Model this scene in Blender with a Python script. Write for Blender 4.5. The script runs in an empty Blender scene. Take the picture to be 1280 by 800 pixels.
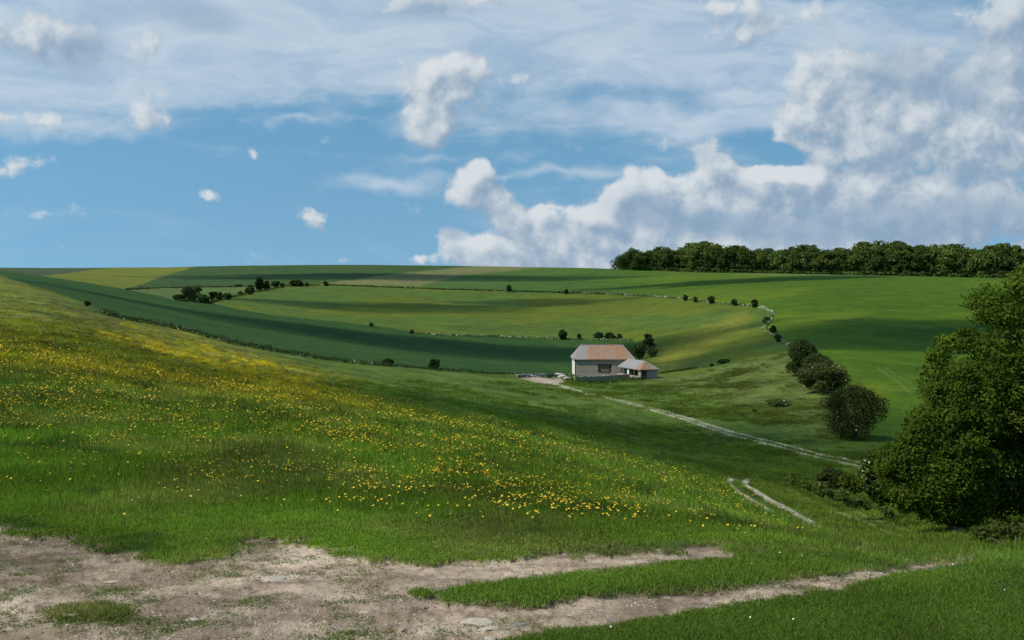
import bpy, math, random
import numpy as np
from mathutils import Vector, Matrix
R = math.radians
scene = bpy.context.scene
COL = scene.collection

# ------------------------------------------------------------------ camera
F = 1244.0                      # focal length in photo pixels (1280 wide)
HORIZ = 350.0                   # photo row of the true horizon
TH = math.atan((400 - HORIZ) / F)
ST, CT = math.sin(TH), math.cos(TH)
cam = bpy.data.cameras.new("camera"); cam.sensor_width = 36; cam.lens = 36 * F / 1280
cam.clip_start = 0.1; cam.clip_end = 20000
cob = bpy.data.objects.new("camera", cam); COL.objects.link(cob)
cob.location = (0, 0, 0); cob.rotation_euler = (R(90) - TH, 0, 0)
scene.camera = cob

# ------------------------------------------------------------------ light
SUN_EL, SUN_AZ = R(50), R(-112)        # azimuth measured from +Y towards +X (negative = left)
SD = Vector((math.sin(SUN_AZ) * math.cos(SUN_EL), math.cos(SUN_AZ) * math.cos(SUN_EL), math.sin(SUN_EL)))
sl = bpy.data.lights.new("sun", 'SUN'); sl.energy = 4.8; sl.angle = R(0.53); sl.color = (1.0, 0.93, 0.80)
so = bpy.data.objects.new("sun", sl); COL.objects.link(so)
so.rotation_euler = (-SD).to_track_quat('-Z', 'Y').to_euler()
scene.view_settings.view_transform = 'Standard'; scene.view_settings.look = 'None'
scene.view_settings.exposure = 0.0; scene.view_settings.gamma = 1; scene.view_settings.use_curve_mapping = False
scene.render.resolution_x, scene.render.resolution_y = 1024, 640
scene.cycles.transparent_max_bounces = 12
scene.cycles.volume_bounces = 0

# ------------------------------------------------------------------ node helpers
class NT:
    def __init__(s, tree): s.t = tree; s.n = tree.nodes; s.l = tree.links
    def new(s, typ, **kw):
        n = s.n.new(typ)
        for k, v in kw.items(): setattr(n, k, v)
        return n
    def put(s, sock, v):
        if isinstance(v, bpy.types.NodeSocket): s.l.new(v, sock)
        else: sock.default_value = v
    def math(s, op, a, b=0.0, c=0.0, clamp=False):
        n = s.new('ShaderNodeMath', operation=op); n.use_clamp = clamp
        s.put(n.inputs[0], a); s.put(n.inputs[1], b); s.put(n.inputs[2], c)
        return n.outputs[0]
    def vmath(s, op, a, b=(0, 0, 0), out=0):
        n = s.new('ShaderNodeVectorMath', operation=op)
        s.put(n.inputs[0], a); s.put(n.inputs[1], b)
        return n.outputs[out]
    def ramp(s, v, a, b, c=0.0, d=1.0, smooth=True):
        n = s.new('ShaderNodeMapRange'); n.interpolation_type = 'SMOOTHSTEP' if smooth else 'LINEAR'
        for i, x in enumerate((v, a, b, c, d)): s.put(n.inputs[i], x)
        return n.outputs[0]
    def mix(s, f, a, b, blend='MIX'):
        n = s.new('ShaderNodeMix', data_type='RGBA', blend_type=blend)
        s.put(n.inputs[0], f)
        for k, v in ((6, a), (7, b)):
            if isinstance(v, tuple) and len(v) == 3: v = (*v, 1)
            s.put(n.inputs[k], v)
        return n.outputs[2]
    def noise(s, vec, scale, detail=4, rough=0.5, out=0, dist=0.0, lac=2.0):
        n = s.new('ShaderNodeTexNoise'); s.put(n.inputs['Vector'], vec)
        n.inputs['Scale'].default_value = scale; n.inputs['Detail'].default_value = detail
        n.inputs['Roughness'].default_value = rough; n.inputs['Distortion'].default_value = dist
        n.inputs['Lacunarity'].default_value = lac
        return n.outputs[out]

# ------------------------------------------------------------------ sky
def lin(r, g, b):
    f = lambda c: (c / 255 / 12.92) if c <= 10 else ((c / 255 + 0.055) / 1.055) ** 2.4
    return (f(r), f(g), f(b), 1)

def cloud_group(name, blobs, nscale, namp, detail, rough, warp, stretch=(1, 1, 1), seed=0.0, cap=.80, fall=1.8):
    """density field over the sky direction plane (units: 100 photo pixels, y up from the horizon)"""
    g = bpy.data.node_groups.new(name, 'ShaderNodeTree')
    g.interface.new_socket("P", in_out='INPUT', socket_type='NodeSocketVector')
    g.interface.new_socket("D", in_out='OUTPUT', socket_type='NodeSocketFloat')
    t = NT(g); gi = t.new('NodeGroupInput'); go = t.new('NodeGroupOutput')
    p = gi.outputs[0]
    ps = t.vmath('ADD', p, (seed, seed * 0.7, seed * 1.3))
    w = t.vmath('SUBTRACT', t.noise(ps, 1.1, 3, 0.6, out=1), (0.5, 0.5, 0.5))
    pw = t.vmath('ADD', p, t.vmath('MULTIPLY', w, (warp, warp * 0.7, 0)))
    acc = None
    for (bx, by, rx, ry, a) in blobs:
        c = ((bx - 640) / 100, (350 - by) / 100, 0)
        q = t.vmath('MULTIPLY', t.vmath('SUBTRACT', pw, c), (100 / rx, 100 / ry, 0))
        d = t.ramp(t.vmath('LENGTH', q, out=1), fall, 0.0, 0.0, a)
        acc = d if acc is None else t.math('ADD', acc, d)
    acc = t.math('MINIMUM', acc, cap)
    n = t.noise(t.vmath('MULTIPLY', ps, stretch), nscale, detail, rough, dist=0.15)
    n2 = t.noise(t.vmath('MULTIPLY', ps, stretch), nscale * 0.33, 3, 0.5)
    nn = t.math('ADD', t.math('MULTIPLY', t.math('SUBTRACT', n, 0.5), namp * 1.1), t.math('MULTIPLY', t.math('SUBTRACT', n2, 0.5), namp * 0.12))
    g_out = t.math('ADD', acc, nn)
    t.l.new(g_out, go.inputs[0])
    return g

CUM = [  # sunlit heaps: x, y, rx, ry, amount
 (548, 112, 58, 40, .85), (534, 164, 30, 24, .85), (575, 92, 34, 26, .6),
 (597, 244, 42, 26, 1.0), (598, 214, 17, 16, .8),
 (400, 273, 34, 13, .5), (268, 242, 26, 10, .42), (318, 190, 12, 12, .42), (38, 212, 44, 20, .56), (20, 150, 54, 14, .6),
 (190, 150, 56, 20, .5), (32, 272, 50, 9, .4), (565, 292, 22, 12, .5), (520, 322, 22, 8, .6), (435, 325, 12, 6, .4),
 (632, 272, 20, 14, .9), (690, 275, 36, 22, .8), (625, 315, 62, 20, .9), (710, 308, 90, 30, .9), (740, 330, 120, 16, .7),
 (795, 235, 46, 32, .7), (800, 290, 80, 40, .8), (905, 225, 60, 32, .9), (860, 262, 70, 34, .7), (992, 232, 56, 30, .9),
 (960, 290, 170, 40, 1.0), (1085, 238, 52, 20, .8), (1150, 275, 190, 42, 1.0), (1190, 205, 80, 32, .9), (1100, 200, 50, 22, .6),
 (1035, 85, 44, 32, .7), (1060, 135, 80, 48, .8), (1140, 150, 85, 55, .85), (1005, 160, 44, 24, .8), (1150, 90, 60, 34, .5),
 (985, 198, 46, 14, -.9), (850, 205, 22, 14, -.4), (1110, 215, 26, 9, -.5), (500, 312, 30, 20, -.4), (960, 276, 12, 10, .5), (1088, 236, 22, 8, .4), (1180, 196, 26, 10, .4), (684, 266, 16, 10, .4),
 (1262, 150, 60, 70, .8), (1250, 40, 50, 50, .75), (960, 35, 70, 22, .6), (1020, 195, 40, 20, .7), (880, 8, 60, 14, .6),
 (40, 45, 70, 42, .7), (150, 60, 60, 30, .4), (560, 5, 90, 18, .6), (870, 186, 40, 20, .4), (665, 100, 30, 12, .4)]
SHEET = [(150, 40, 330, 75, .95), (480, 45, 330, 72, .95), (760, 50, 190, 62, .8), (60, 95, 170, 46, .8), (330, 110, 200, 26, .5),
 (960, 40, 220, 60, .5), (1180, 60, 200, 80, .7), (760, 150, 200, 18, .62), (900, 150, 130, 12, .5), (560, 170, 150, 16, .3),
 (970, 122, 70, 6, .6), (130, 162, 170, 14, .62), (490, 232, 84, 14, .85), (250, 196, 130, 8, .35), (690, 215, 120, 7, .5),
 (560, 196, 120, 6, .4), (1000, 230, 330, 90, .5), (700, 310, 240, 50, .3), (380, 154, 60, 5, .5)]
GREY = [(110, 70, 55, 36, .9), (200, 20, 80, 26, .6), (275, 32, 50, 22, .7), (540, 15, 70, 26, .8), (665, 100, 40, 12, .5),
 (1120, 85, 70, 50, .9), (1210, 130, 50, 40, .6), (1240, 50, 60, 60, .7), (1060, 180, 80, 26, .4), (860, 275, 80, 26, .6),
 (1000, 290, 160, 26, .9), (1200, 270, 150, 36, 1.0), (568, 293, 24, 14, .9), (790, 255, 60, 30, .6), (870, 190, 40, 24, .7)]

world = bpy.data.worlds.new("World"); scene.world = world; world.use_nodes = True
wt = NT(world.node_tree); wt.n.clear()
tc = wt.new('ShaderNodeTexCoord').outputs['Generated']
sep = wt.new('ShaderNodeSeparateXYZ'); wt.l.new(tc, sep.inputs[0])
yy = wt.math('MAXIMUM', wt.math('ABSOLUTE', sep.outputs[1]), 0.12)
cmb = wt.new('ShaderNodeCombineXYZ')
wt.l.new(wt.math('MULTIPLY', wt.math('DIVIDE', sep.outputs[0], yy), F / 100), cmb.inputs[0])
wt.l.new(wt.math('MULTIPLY', wt.math('DIVIDE', sep.outputs[2], yy), F / 100), cmb.inputs[1])
P = cmb.outputs[0]
sky = wt.new('ShaderNodeTexSky'); sky.sky_type = 'NISHITA'; sky.sun_disc = False
wt.l.new(wt.vmath('NORMALIZE', wt.vmath('ADD', wt.vmath('MULTIPLY', tc, (1, 1, .8)), (0, 0, .30))), sky.inputs[0])
sky.sun_elevation = SUN_EL; sky.sun_rotation = SUN_AZ; sky.altitude = 100; sky.air_density = 1.0; sky.dust_density = 0.6; sky.ozone_density = 1.5
SKYK = 0.075
base = wt.mix(1.0, sky.outputs[0], (SKYK * 1.45, SKYK * 2.15, SKYK * 2.05, 1), 'MULTIPLY')
# keep the low band from going white
hz = wt.ramp(sep.outputs[2], 0.0, 0.25)
base = wt.mix(1.0, base, wt.mix(hz, (1.12, 1.0, 0.96, 1), (0.95, 1.0, 1.0, 1)), 'MULTIPLY')
gC = cloud_group("cumulus_density", CUM, 1.9, 1.75, 8, 0.57, 0.24)
gS = cloud_group("sheet_density", SHEET, 0.8, 1.5, 8, 0.62, 0.9, (0.45, 1.3, 1), 7.0, 1.0, 2.0)
gG = cloud_group("shade_density", GREY, 1.6, 0.6, 5, 0.55, 0.3, (1, 1.2, 1), 3.0, 1.0, 1.7)
def grp(g, p):
    n = wt.new('ShaderNodeGroup'); n.node_tree = g; wt.l.new(p, n.inputs[0]); return n.outputs[0]
dS = grp(gS, P)
fib = wt.noise(wt.vmath('MULTIPLY', P, (.55, 1.7, 1)), 1.2, 7, .62, dist=.8)
tex = wt.ramp(fib, .30, .70, 0, 1)
dS2 = wt.math('ADD', dS, wt.math('MULTIPLY', wt.math('SUBTRACT', fib, .5), .7))
base = wt.mix(wt.ramp(dS2, 0.22, 1.15, 0.0, 0.84), base, wt.mix(tex, lin(174, 195, 216), lin(202, 216, 228)))
veil = wt.ramp(wt.noise(wt.vmath('MULTIPLY', P, (.30, 1.5, 1)), 1.0, 6, .62, dist=1.0), .52, .78, 0, .24)
base = wt.mix(veil, base, lin(190, 206, 222))
dG = grp(gG, P)
dC = grp(gC, P)
dL = grp(gC, wt.vmath('ADD', P, (-0.13, 0.18, 0)))
lit = wt.ramp(wt.math('SUBTRACT', dC, dL), -0.40, 0.60, 0, 1)
thick = wt.ramp(dC, 0.4, 1.2)
ccol = wt.mix(lit, lin(142, 166, 190), lin(217, 223, 227))
ccol = wt.mix(wt.math('MULTIPLY', wt.ramp(dG, 0.3, 0.95), 0.65), ccol, lin(134, 163, 190))
cov = wt.ramp(dC, 0.26, 0.62, 0.0, 0.95)
base = wt.mix(wt.math('MULTIPLY', wt.ramp(dG, 0.25, 0.95), 0.7), base, lin(150, 176, 200))
base = wt.mix(cov, base, ccol)
bg = wt.new('ShaderNodeBackground'); bg.inputs[1].default_value = 1.0
wt.l.new(base, bg.inputs[0])
wo = wt.new('ShaderNodeOutputWorld'); wt.l.new(bg.outputs[0], wo.inputs[0])
world.cycles.sampling_method = 'MANUAL'; world.cycles.sample_map_resolution = 512

# ------------------------------------------------------------------ drifting clouds high overhead (their shade falls on the fields)
def cloud_mat():
    m = bpy.data.materials.new("cloud_vapour"); m.use_nodes = True; t = NT(m.node_tree); t.n.clear()
    v = t.new('ShaderNodeVolumePrincipled'); v.inputs['Color'].default_value = (.98, .98, .98, 1); v.inputs['Density'].default_value = .020
    o = t.new('ShaderNodeOutputMaterial'); t.l.new(v.outputs[0], o.inputs['Volume']); return m
M_CLOUD = cloud_mat()
def cloud(cx, cy, cz, rx, ry, rz, rot, seed):
    import bmesh
    from mathutils import noise as mn
    bm = bmesh.new(); bmesh.ops.create_icosphere(bm, subdivisions=4, radius=1)
    for v in bm.verts:
        k = 1 + .55 * mn.noise(v.co * 1.3 + Vector((seed * 3.1, 0, 0))) + .28 * mn.noise(v.co * 3.1 + Vector((0, seed, 0)))
        v.co = v.co * k
    me = bpy.data.meshes.new("cloud"); bm.to_mesh(me); bm.free(); me.materials.append(M_CLOUD)
    o = bpy.data.objects.new("cloud", me); COL.objects.link(o)
    o.location = (cx, cy, cz); o.scale = (rx, ry, rz); o.rotation_euler = (0, 0, rot); o['kind'] = 'structure'
# ------------------------------------------------------------------ numpy noise
def vnoise(x, y, seed=0):
    xi = np.floor(x).astype(np.int64); yi = np.floor(y).astype(np.int64)
    fx = x - xi; fy = y - yi
    fx = fx * fx * (3 - 2 * fx); fy = fy * fy * (3 - 2 * fy)
    def h(a, b):
        n = (a * 374761393 + b * 668265263 + seed * 982451653) & 0xffffffff
        n = ((n ^ (n >> 13)) * 1274126177) & 0xffffffff
        n = ((n ^ (n >> 16)) * 2246822519) & 0xffffffff
        return (n & 0xffffff) / float(0xffffff)
    a = h(xi, yi); b = h(xi + 1, yi); c = h(xi, yi + 1); d = h(xi + 1, yi + 1)
    return (a + (b - a) * fx) * (1 - fy) + (c + (d - c) * fx) * fy
def fbm(x, y, octv=4, seed=0, rough=0.5):
    s = 0; a = 1; tot = 0
    for i in range(octv):
        s = s + a * vnoise(x * 2 ** i + 17.3 * i, y * 2 ** i - 9.1 * i, seed + i); tot += a; a *= rough
    return s / tot
def sstep(a, b, x):
    t = np.clip((x - a) / (b - a), 0, 1); return t * t * (3 - 2 * t)

# ------------------------------------------------------------------ terrain height
def pix2ray(px, py):
    u = (np.asarray(px, float) - 640) / F; v = (np.asarray(py, float) - 400) / F
    Y = CT - v * ST
    return u / Y, -(ST + v * CT) / Y          # X/Y, Z/Y
def ray2pix(t, s):
    # inverse of pix2ray
    v = -(s * CT + ST) / (CT - s * ST)
    Y = CT - v * ST
    return 640 + F * t * Y, 400 + F * v
NEAR = [(800, 7.5), (740, 9.0), (700, 10.5)]
CT_COLS = {
 0:   NEAR + [(650, 13.5), (600, 17), (500, 30), (450, 46), (400, 80), (360, 140), (346.5, 200), (344, 330), (337, 620), (334.5, 1000)],
 100: NEAR + [(650, 13.5), (600, 17.5), (500, 31), (440, 56), (400, 98), (377.5, 150), (371, 240), (350, 440), (334.5, 1000)],
 200: NEAR + [(650, 13.5), (600, 18), (550, 24), (480, 47), (440, 86), (405, 160), (396, 230), (374, 390), (355, 620), (334, 1000)],
 300: NEAR + [(650, 13.5), (600, 18), (550, 25), (500, 41), (460, 78), (430, 165), (415, 250), (390, 360), (376, 430), (357, 640), (331.5, 960)],
 450: NEAR + [(650, 13.3), (570, 23), (530, 36), (500, 62), (480, 100), (455, 185), (430, 280), (407, 380), (380, 480), (357, 640), (330.5, 950)],
 640: NEAR + [(660, 13.2), (620, 17.5), (580, 25), (550, 42), (530, 70), (510, 105), (490, 150), (468, 207), (450, 285), (422, 375), (390, 470), (364, 590), (333, 950)],
 760: NEAR + [(680, 12), (640, 17), (600, 27), (575, 48), (550, 80), (520, 120), (490, 175), (473, 215), (467, 236), (450, 290), (424, 372), (395, 450), (367, 560), (335, 900)],
 860: NEAR + [(690, 11.2), (650, 16.5), (615, 30), (598, 58), (570, 90), (530, 125), (500, 165), (472, 212), (462, 245), (440, 285), (400, 370), (373, 450), (340, 760)],
 1000: NEAR + [(680, 13), (662, 22), (652, 42), (640, 56), (600, 78), (570, 97), (540, 118), (500, 150), (465, 190), (430, 232), (400, 300), (370, 400), (342, 680)],
 1075: NEAR + [(700, 11.5), (685, 17), (672, 34), (655, 52), (620, 70), (580, 90), (545, 108), (490, 150), (440, 220), (400, 300), (370, 400), (344, 640)],
 1150: NEAR + [(715, 10.6), (690, 20), (672, 38), (650, 52), (600, 76), (520, 135), (440, 230), (370, 400), (345, 620)],
 1220: NEAR + [(715, 10.6), (700, 15), (682, 28), (665, 42), (600, 74), (520, 135), (440, 230), (370, 400), (347, 600)],
 1300: NEAR + [(720, 10.6), (698, 16), (682, 28), (660, 44), (600, 74), (520, 135), (440, 230), (370, 400), (348.5, 580)],
}
TT = np.linspace(-0.64, 0.64, 321); LL = np.linspace(math.log(3), math.log(6000), 700)
cts, rowsS = [], []
for px in sorted(CT_COLS):
    pts = sorted((d, py) for py, d in CT_COLS[px])
    d = np.array([p[0] for p in pts]); s = pix2ray(px, np.array([p[1] for p in pts]))[1]
    z7 = s[0] * d[0]
    d = np.concatenate([[3, 5], d, [d[-1] * 1.35, 3000, 6000]])
    s = np.concatenate([[z7 * 0.85 / 3, z7 * 0.95 / 5], s, [s[-1] - 0.001, s[-1] - 0.012, s[-1] - 0.015]])
    cts.append((px - 640) / F); rowsS.append(np.interp(LL, np.log(d), s))
rowsS = np.array(rowsS); cts = np.array(cts)
TAB = np.empty((len(TT), len(LL)))
for j in range(len(LL)): TAB[:, j] = np.interp(TT, cts, rowsS[:, j])
def gblur(a, sig, axis):
    n = int(sig * 3) + 1; k = np.exp(-0.5 * (np.arange(-n, n + 1) / sig) ** 2); k /= k.sum()
    a = np.moveaxis(a, axis, 0); p = np.concatenate([np.repeat(a[:1], n, 0), a, np.repeat(a[-1:], n, 0)])
    return np.moveaxis(sum(k[i] * p[i:i + a.shape[0]] for i in range(2 * n + 1)), 0, axis)
TAB = gblur(gblur(TAB, 7, 0), 5, 1)
def slope_at(t, d):
    t = np.clip(t, TT[0], TT[-1]); l = np.clip(np.log(np.maximum(d, 1e-3)), LL[0], LL[-1])
    a = (t - TT[0]) / (TT[1] - TT[0]); b = (l - LL[0]) / (LL[1] - LL[0])
    i = np.clip(a.astype(int), 0, len(TT) - 2); j = np.clip(b.astype(int), 0, len(LL) - 2)
    a = a - i; b = b - j
    return (TAB[i, j] * (1 - a) + TAB[i + 1, j] * a) * (1 - b) + (TAB[i, j + 1] * (1 - a) + TAB[i + 1, j + 1] * a) * b
TC = 0.60; PHC = math.atan(TC)
def xy2td(X, Y):
    """world xy -> (t, d): exact in front of the camera, wrapped round it elsewhere"""
    ph = np.arctan2(X, Y); r = np.hypot(X, Y)
    inn = np.abs(ph) <= PHC
    t = np.where(inn, np.tan(np.clip(ph, -PHC, PHC)), np.sign(ph) * TC)
    d = np.where(inn, Y, r * math.cos(PHC))
    return t, d, np.abs(ph)
def height0(X, Y):
    X = np.asarray(X, float); Y = np.asarray(Y, float)
    t, d, aph = xy2td(X, Y)
    s = slope_at(t, d); s2 = slope_at(-t, d)
    w = sstep(R(60), R(180), aph) * 0.5
    z = (s * (1 - w) + s2 * w) * np.maximum(d, 0.01)
    zn = -1.65
    k = sstep(0.5, 7.0, d)
    return np.where(d < 7.0, zn * (1 - k) + (slope_at(t, np.maximum(d, 3)) * (1 - w) + slope_at(-t, np.maximum(d, 3)) * w) * np.maximum(d, 3) * k, z)
def ground_pix(px, py):
    """photo pixel -> (X, Y, Z) on the smooth terrain"""
    px = np.atleast_1d(np.asarray(px, float)); py = np.atleast_1d(np.asarray(py, float))
    t, s = pix2ray(px, py)
    dd = np.exp(np.linspace(math.log(5), math.log(1400), 900))
    out = np.empty((len(px), 3))
    for k in range(0, len(px), 2000):
        tt = t[k:k + 2000]; ss = s[k:k + 2000]
        S = slope_at(tt[:, None] + 0 * dd[None], dd[None] + 0 * tt[:, None])
        hit = S >= ss[:, None]                     # first place the ground comes up to the ray
        i = np.clip(np.argmax(hit, 1), 1, None); i = np.where(hit.any(1), i, len(dd) - 1)
        r = np.arange(len(tt)); s0 = S[r, i - 1]; s1 = S[r, i]
        f = np.clip((ss - s0) / np.where(np.abs(s1 - s0) < 1e-9, 1e-9, s1 - s0), 0, 1)
        d = dd[i - 1] * (1 - f) + dd[i] * f
        out[k:k + 2000] = np.stack([tt * d, d, slope_at(tt, d) * d], 1)
    return out
def gp(px, py): return Vector(ground_pix(px, py)[0])

# ------------------------------------------------------------------ ground cover layout (polygons read on the ground, then fixed to it)
def inpoly(px, py, poly):
    c = np.zeros(px.shape, bool); n = len(poly)
    for i in range(n):
        x1, y1 = poly[i]; x2, y2 = poly[(i + 1) % n]
        if y1 == y2: continue
        c ^= ((y1 > py) != (y2 > py)) & (px < (x2 - x1) * (py - y1) / (y2 - y1) + x1)
    return c
def linedist(px, py, pl, closed=False):
    d = np.full(px.shape, 1e9); n = len(pl)
    for i in range(n if closed else n - 1):
        x1, y1 = pl[i]; x2, y2 = pl[(i + 1) % n]
        L = (x2 - x1) ** 2 + (y2 - y1) ** 2
        k = np.clip(((px - x1) * (x2 - x1) + (py - y1) * (y2 - y1)) / L, 0, 1)
        d = np.minimum(d, np.hypot(px - x1 - k * (x2 - x1), py - y1 - k * (y2 - y1)))
    return d
def sdist(px, py, poly):
    d = linedist(px, py, poly, True); return np.where(inpoly(px, py, poly), d, -d)

HEDGE_LOW = [(-80, 330), (0, 345), (100, 377), (150, 397), (215, 408), (300, 430), (350, 439), (450, 454), (540, 462), (640, 468), (712, 470)]
CROP_TOP = [(-80, 335), (0, 337.5), (52, 345), (155, 361), (225, 376), (262, 379), (340, 394), (468, 407), (531, 417), (642, 421), (715, 424), (790, 426), (800, 432), (800, 462), (760, 470)]
CROP = HEDGE_LOW + CROP_TOP[::-1]
UPLINE = [(411, 355.5), (540, 361), (640, 364), (750, 367), (850, 372.5), (890, 378.5), (945, 382), (960, 388), (966, 393), (956, 410), (975, 425), (1000, 434), (1022, 462), (1050, 500), (1092, 548), (1150, 600)]
MIDDLE = [(262, 379), (300, 368), (355, 358.5)] + UPLINE[:12] + [(985, 440), (860, 470), (815, 470), (800, 432), (790, 426), (715, 424), (642, 421), (531, 417), (468, 407), (340, 394)]
GREEN = [(525, 356), (580, 344), (690, 333), (700, 320), (1600, 320), (1600, 640), (1150, 600)] + UPLINE[:-1][::-1][:14]
YFIELD = [(52, 345), (130, 336), (180, 328), (250, 328), (244, 333.5), (200, 347), (170, 358), (155, 361)]
DSTRIP = [(-80, 334), (0, 335.3), (130, 335.6), (52, 345), (0, 338)]
TEAL = [(155, 361), (170, 358), (200, 347), (244, 333.5), (250, 325), (600, 325), (590, 333), (500, 342), (405, 354.5), (300, 357.5)]
OLIVE = [(405, 354.5), (500, 342), (590, 333), (600, 325), (700, 325), (690, 333), (580, 344), (525, 357)]
SMALL = [(155, 361), (300, 357.5), (405, 355), (355, 358.5), (300, 368), (262, 379), (225, 376)]
BROW = [(300, 434), (430, 466), (560, 498), (700, 538), (820, 574), (900, 600), (960, 632), (1020, 657)]
MEADOW = [(-400, 300), (0, 345), (100, 377), (150, 397), (215, 408), (300, 431)] + BROW[1:] + [(1060, 675), (1150, 695), (1300, 690), (1800, 690), (1800, 1200), (-400, 1200)]
SOIL = [(-120, 650), (0, 656), (60, 663), (110, 676), (165, 690), (215, 701), (285, 692), (310, 673), (385, 672), (440, 688), (520, 700), (600, 697), (700, 690), (800, 684), (880, 680.5), (955, 686),
        (957, 690), (860, 700), (740, 713), (620, 728), (520, 739), (560, 752), (660, 755), (760, 743), (860, 738), (940, 732), (1000, 722), (1100, 711), (1160, 703), (1215, 696),
        (1222, 700), (1120, 718), (1040, 737), (960, 749), (880, 762), (800, 775), (720, 786), (640, 798), (560, 830), (400, 1000), (-200, 1000)]
TRK_FAR = [(686, 480), (740, 493), (800, 508), (860, 525), (920, 543), (980, 558), (1030, 571), (1085, 583), (1120, 590)]
RUT_R = [(934, 600.5), (930, 603), (934, 608), (943, 615), (958, 623), (977, 633), (1000, 645.5), (1021, 657)]
RUT_L = [(915, 600), (910, 602), (914, 608), (922, 615), (935, 623), (950, 632), (966, 641)]
APRON = [(648, 473), (668, 471), (700, 472), (709, 478), (692, 483.5), (668, 479)]

def lay(px, py, X, Y):
    """soil mask, flower density, albedo and region id for ground points"""
    n = len(px)
    col = np.empty((n, 3)); reg = np.zeros(n, int)
    wx = fbm(X * .12, Y * .12, 4, 3) - .5
    big = fbm(X * .02 + 3, Y * .02, 4, 11); mid = fbm(X * .11, Y * .11, 4, 21); fine = fbm(X * .9, Y * .9, 4, 31)
    pj = px + 3 * (fbm(px * .08, py * .2, 3, 5) - .5); qj = py + 1.2 * (fbm(px * .07 + 50, py * .3, 3, 6) - .5)
    def mixc(c, m): 
        m = m[:, None]; col[:] = col * (1 - m) + np.array(c) * m
    def area(poly, c, i, soft=0.6):
        sd = sdist(pj, qj, poly); m = sstep(-soft, soft, sd); mixc(c, m); reg[sd > 0] = i
        return m
    col[:] = (.066, .104, .014)                            # valley pasture
    streak = fbm(px * .012 + py * .02, py * .22 - px * .02, 4, 41)
    mixc((.085, .125, .026), sstep(.5, .75, streak) * .7)
    # bank below the chalky line: rough yellow-green grass
    BANK = [(800, 474), (850, 440), (905, 402), (950, 383), (968, 395), (956, 410), (1000, 436), (1090, 548), (1000, 545), (900, 505), (840, 480)]
    mixc((.085, .110, .024), sstep(-10, 10, sdist(px, py, BANK)) * .8)
    area(MIDDLE, (.080, .104, .010), 2)
    a = sstep(.45, .65, fbm(px * .008, py * .09, 4, 44)); mixc((.056, .096, .016), a * (reg == 2) * .8)
    yb = sstep(-8, 14, sdist(px, py, [(805, 462), (835, 432), (880, 406), (930, 388), (945, 398), (930, 415), (880, 440), (840, 462)]))
    mixc((.185, .180, .022), yb * (.45 + .6 * fine))
    area(SMALL, (.075, .110, .030), 3)
    area(GREEN, (.048, .092, .004), 4)
    gg = (reg == 4) * 1.0
    mixc((.085, .122, .006), gg * sstep(.5, .7, fbm(px * .004 - py * .01, py * .05 + px * .006, 3, 71)) * .7)
    mixc((.040, .090, .026), gg * (1 - sstep(560, 900, px)) * .7)
    mixc((.11, .14, .045), gg * np.exp(-((py - 342.5) / 1.6) ** 2) * sstep(900, 960, px) * (1 - sstep(1080, 1140, px)) * .8)
    area(TEAL, (.038, .070, .018), 5); area(OLIVE, (.125, .130, .050), 6, 1.5); area(YFIELD, (.115, .130, .018), 7); area(DSTRIP, (.05, .07, .035), 8)
    area(CROP, (.021, .056, .010), 1)
    cr = (reg == 1) * 1.0
    mixc((.030, .068, .011), cr * sstep(.45, .6, fbm(px * .004, py * .12 - px * .025, 3, 55)) * .6)
    for (l, w, c, a) in (([(215, 357), (290, 334)], .7, (.025, .06, .033), .6), ([(285, 354), (332, 333)], .8, (.025, .06, .033), .6), ([(330, 350), (364, 333)], .8, (.025, .06, .033), .7),
                    ([(375, 346), (402, 332)], .7, (.025, .06, .033), .5), ([(1096, 459), (1116, 472), (1140, 492)], .8, (.10, .17, .04), .6), ([(1106, 459), (1126, 472), (1150, 490)], .7, (.10, .17, .04), .45)):
        mixc(c, (linedist(px, py, l) < w * 1.3) * a)
    for (i_, ax, ay, sp_, cc_) in ((1, -.12, 1., 26., (.034, .085, .022)), (4, .35, .94, 24., (.085, .14, .02)), (2, .1, 1., 30., (.095, .13, .03))):
        u_ = (X * ax + Y * ay + 6 * np.sin(X * .02)) / sp_; ln_ = 1 - sstep(.02, .075, np.abs(u_ - np.floor(u_) - .5))
        mixc(cc_, ln_ * (reg == i_) * .28)
    # meadow
    sd = sdist(px, py, MEADOW); m = sstep(-2, 2, sd); reg[sd > 0] = 0
    mc = np.empty((n, 3)); mc[:] = (.078, .132, .015)
    ol = sstep(.40, .66, fbm(px * .006 - 1, (py - px * .27) * .03, 4, 61)); far = (1 - sstep(470, 560, py - (px - 300) * .18)) * (1 - sstep(300, 520, px))
    def mm(c, a): mc[:] = mc * (1 - a[:, None]) + np.array(c) * a[:, None]
    mm((.140, .145, .016), np.clip(ol * far + .55 * far, 0, 1) * .8)
    mm((.095, .078, .020), sstep(.55, .72, fbm(px * .007 + 9, (py - px * .30) * .05, 4, 63)) * far * .6)
    mm((.036, .074, .012), sstep(.54, .68, mid) * .65); mm((.030, .062, .014), sstep(.60, .70, fbm(X * .7 + 20, Y * .7, 4, 67)) * .8)
    mm((.115, .125, .040), sstep(.50, .68, fbm(X * .35, Y * .35, 4, 66)) * .55)
    mm((.062, .108, .020), sstep(700, 760, py + (px - 640) * .10) * .6)
    col[:] = col * (1 - m[:, None]) + mc * m[:, None]
    # flower density (0..1)
    yline = 452 + (px) * .185            # axis of the flower drift
    v = (py - yline)
    fl = np.exp(-(np.where(v < 0, v / 42, v / 74)) ** 2)
    fl *= sstep(-60, 40, 940 - px)
    st2 = np.exp(-((py - (402 + (px - 150) * .32)) / 12) ** 2) * (px > 150) * (1 - sstep(360, 420, px))   # upper yellow streak
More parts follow.
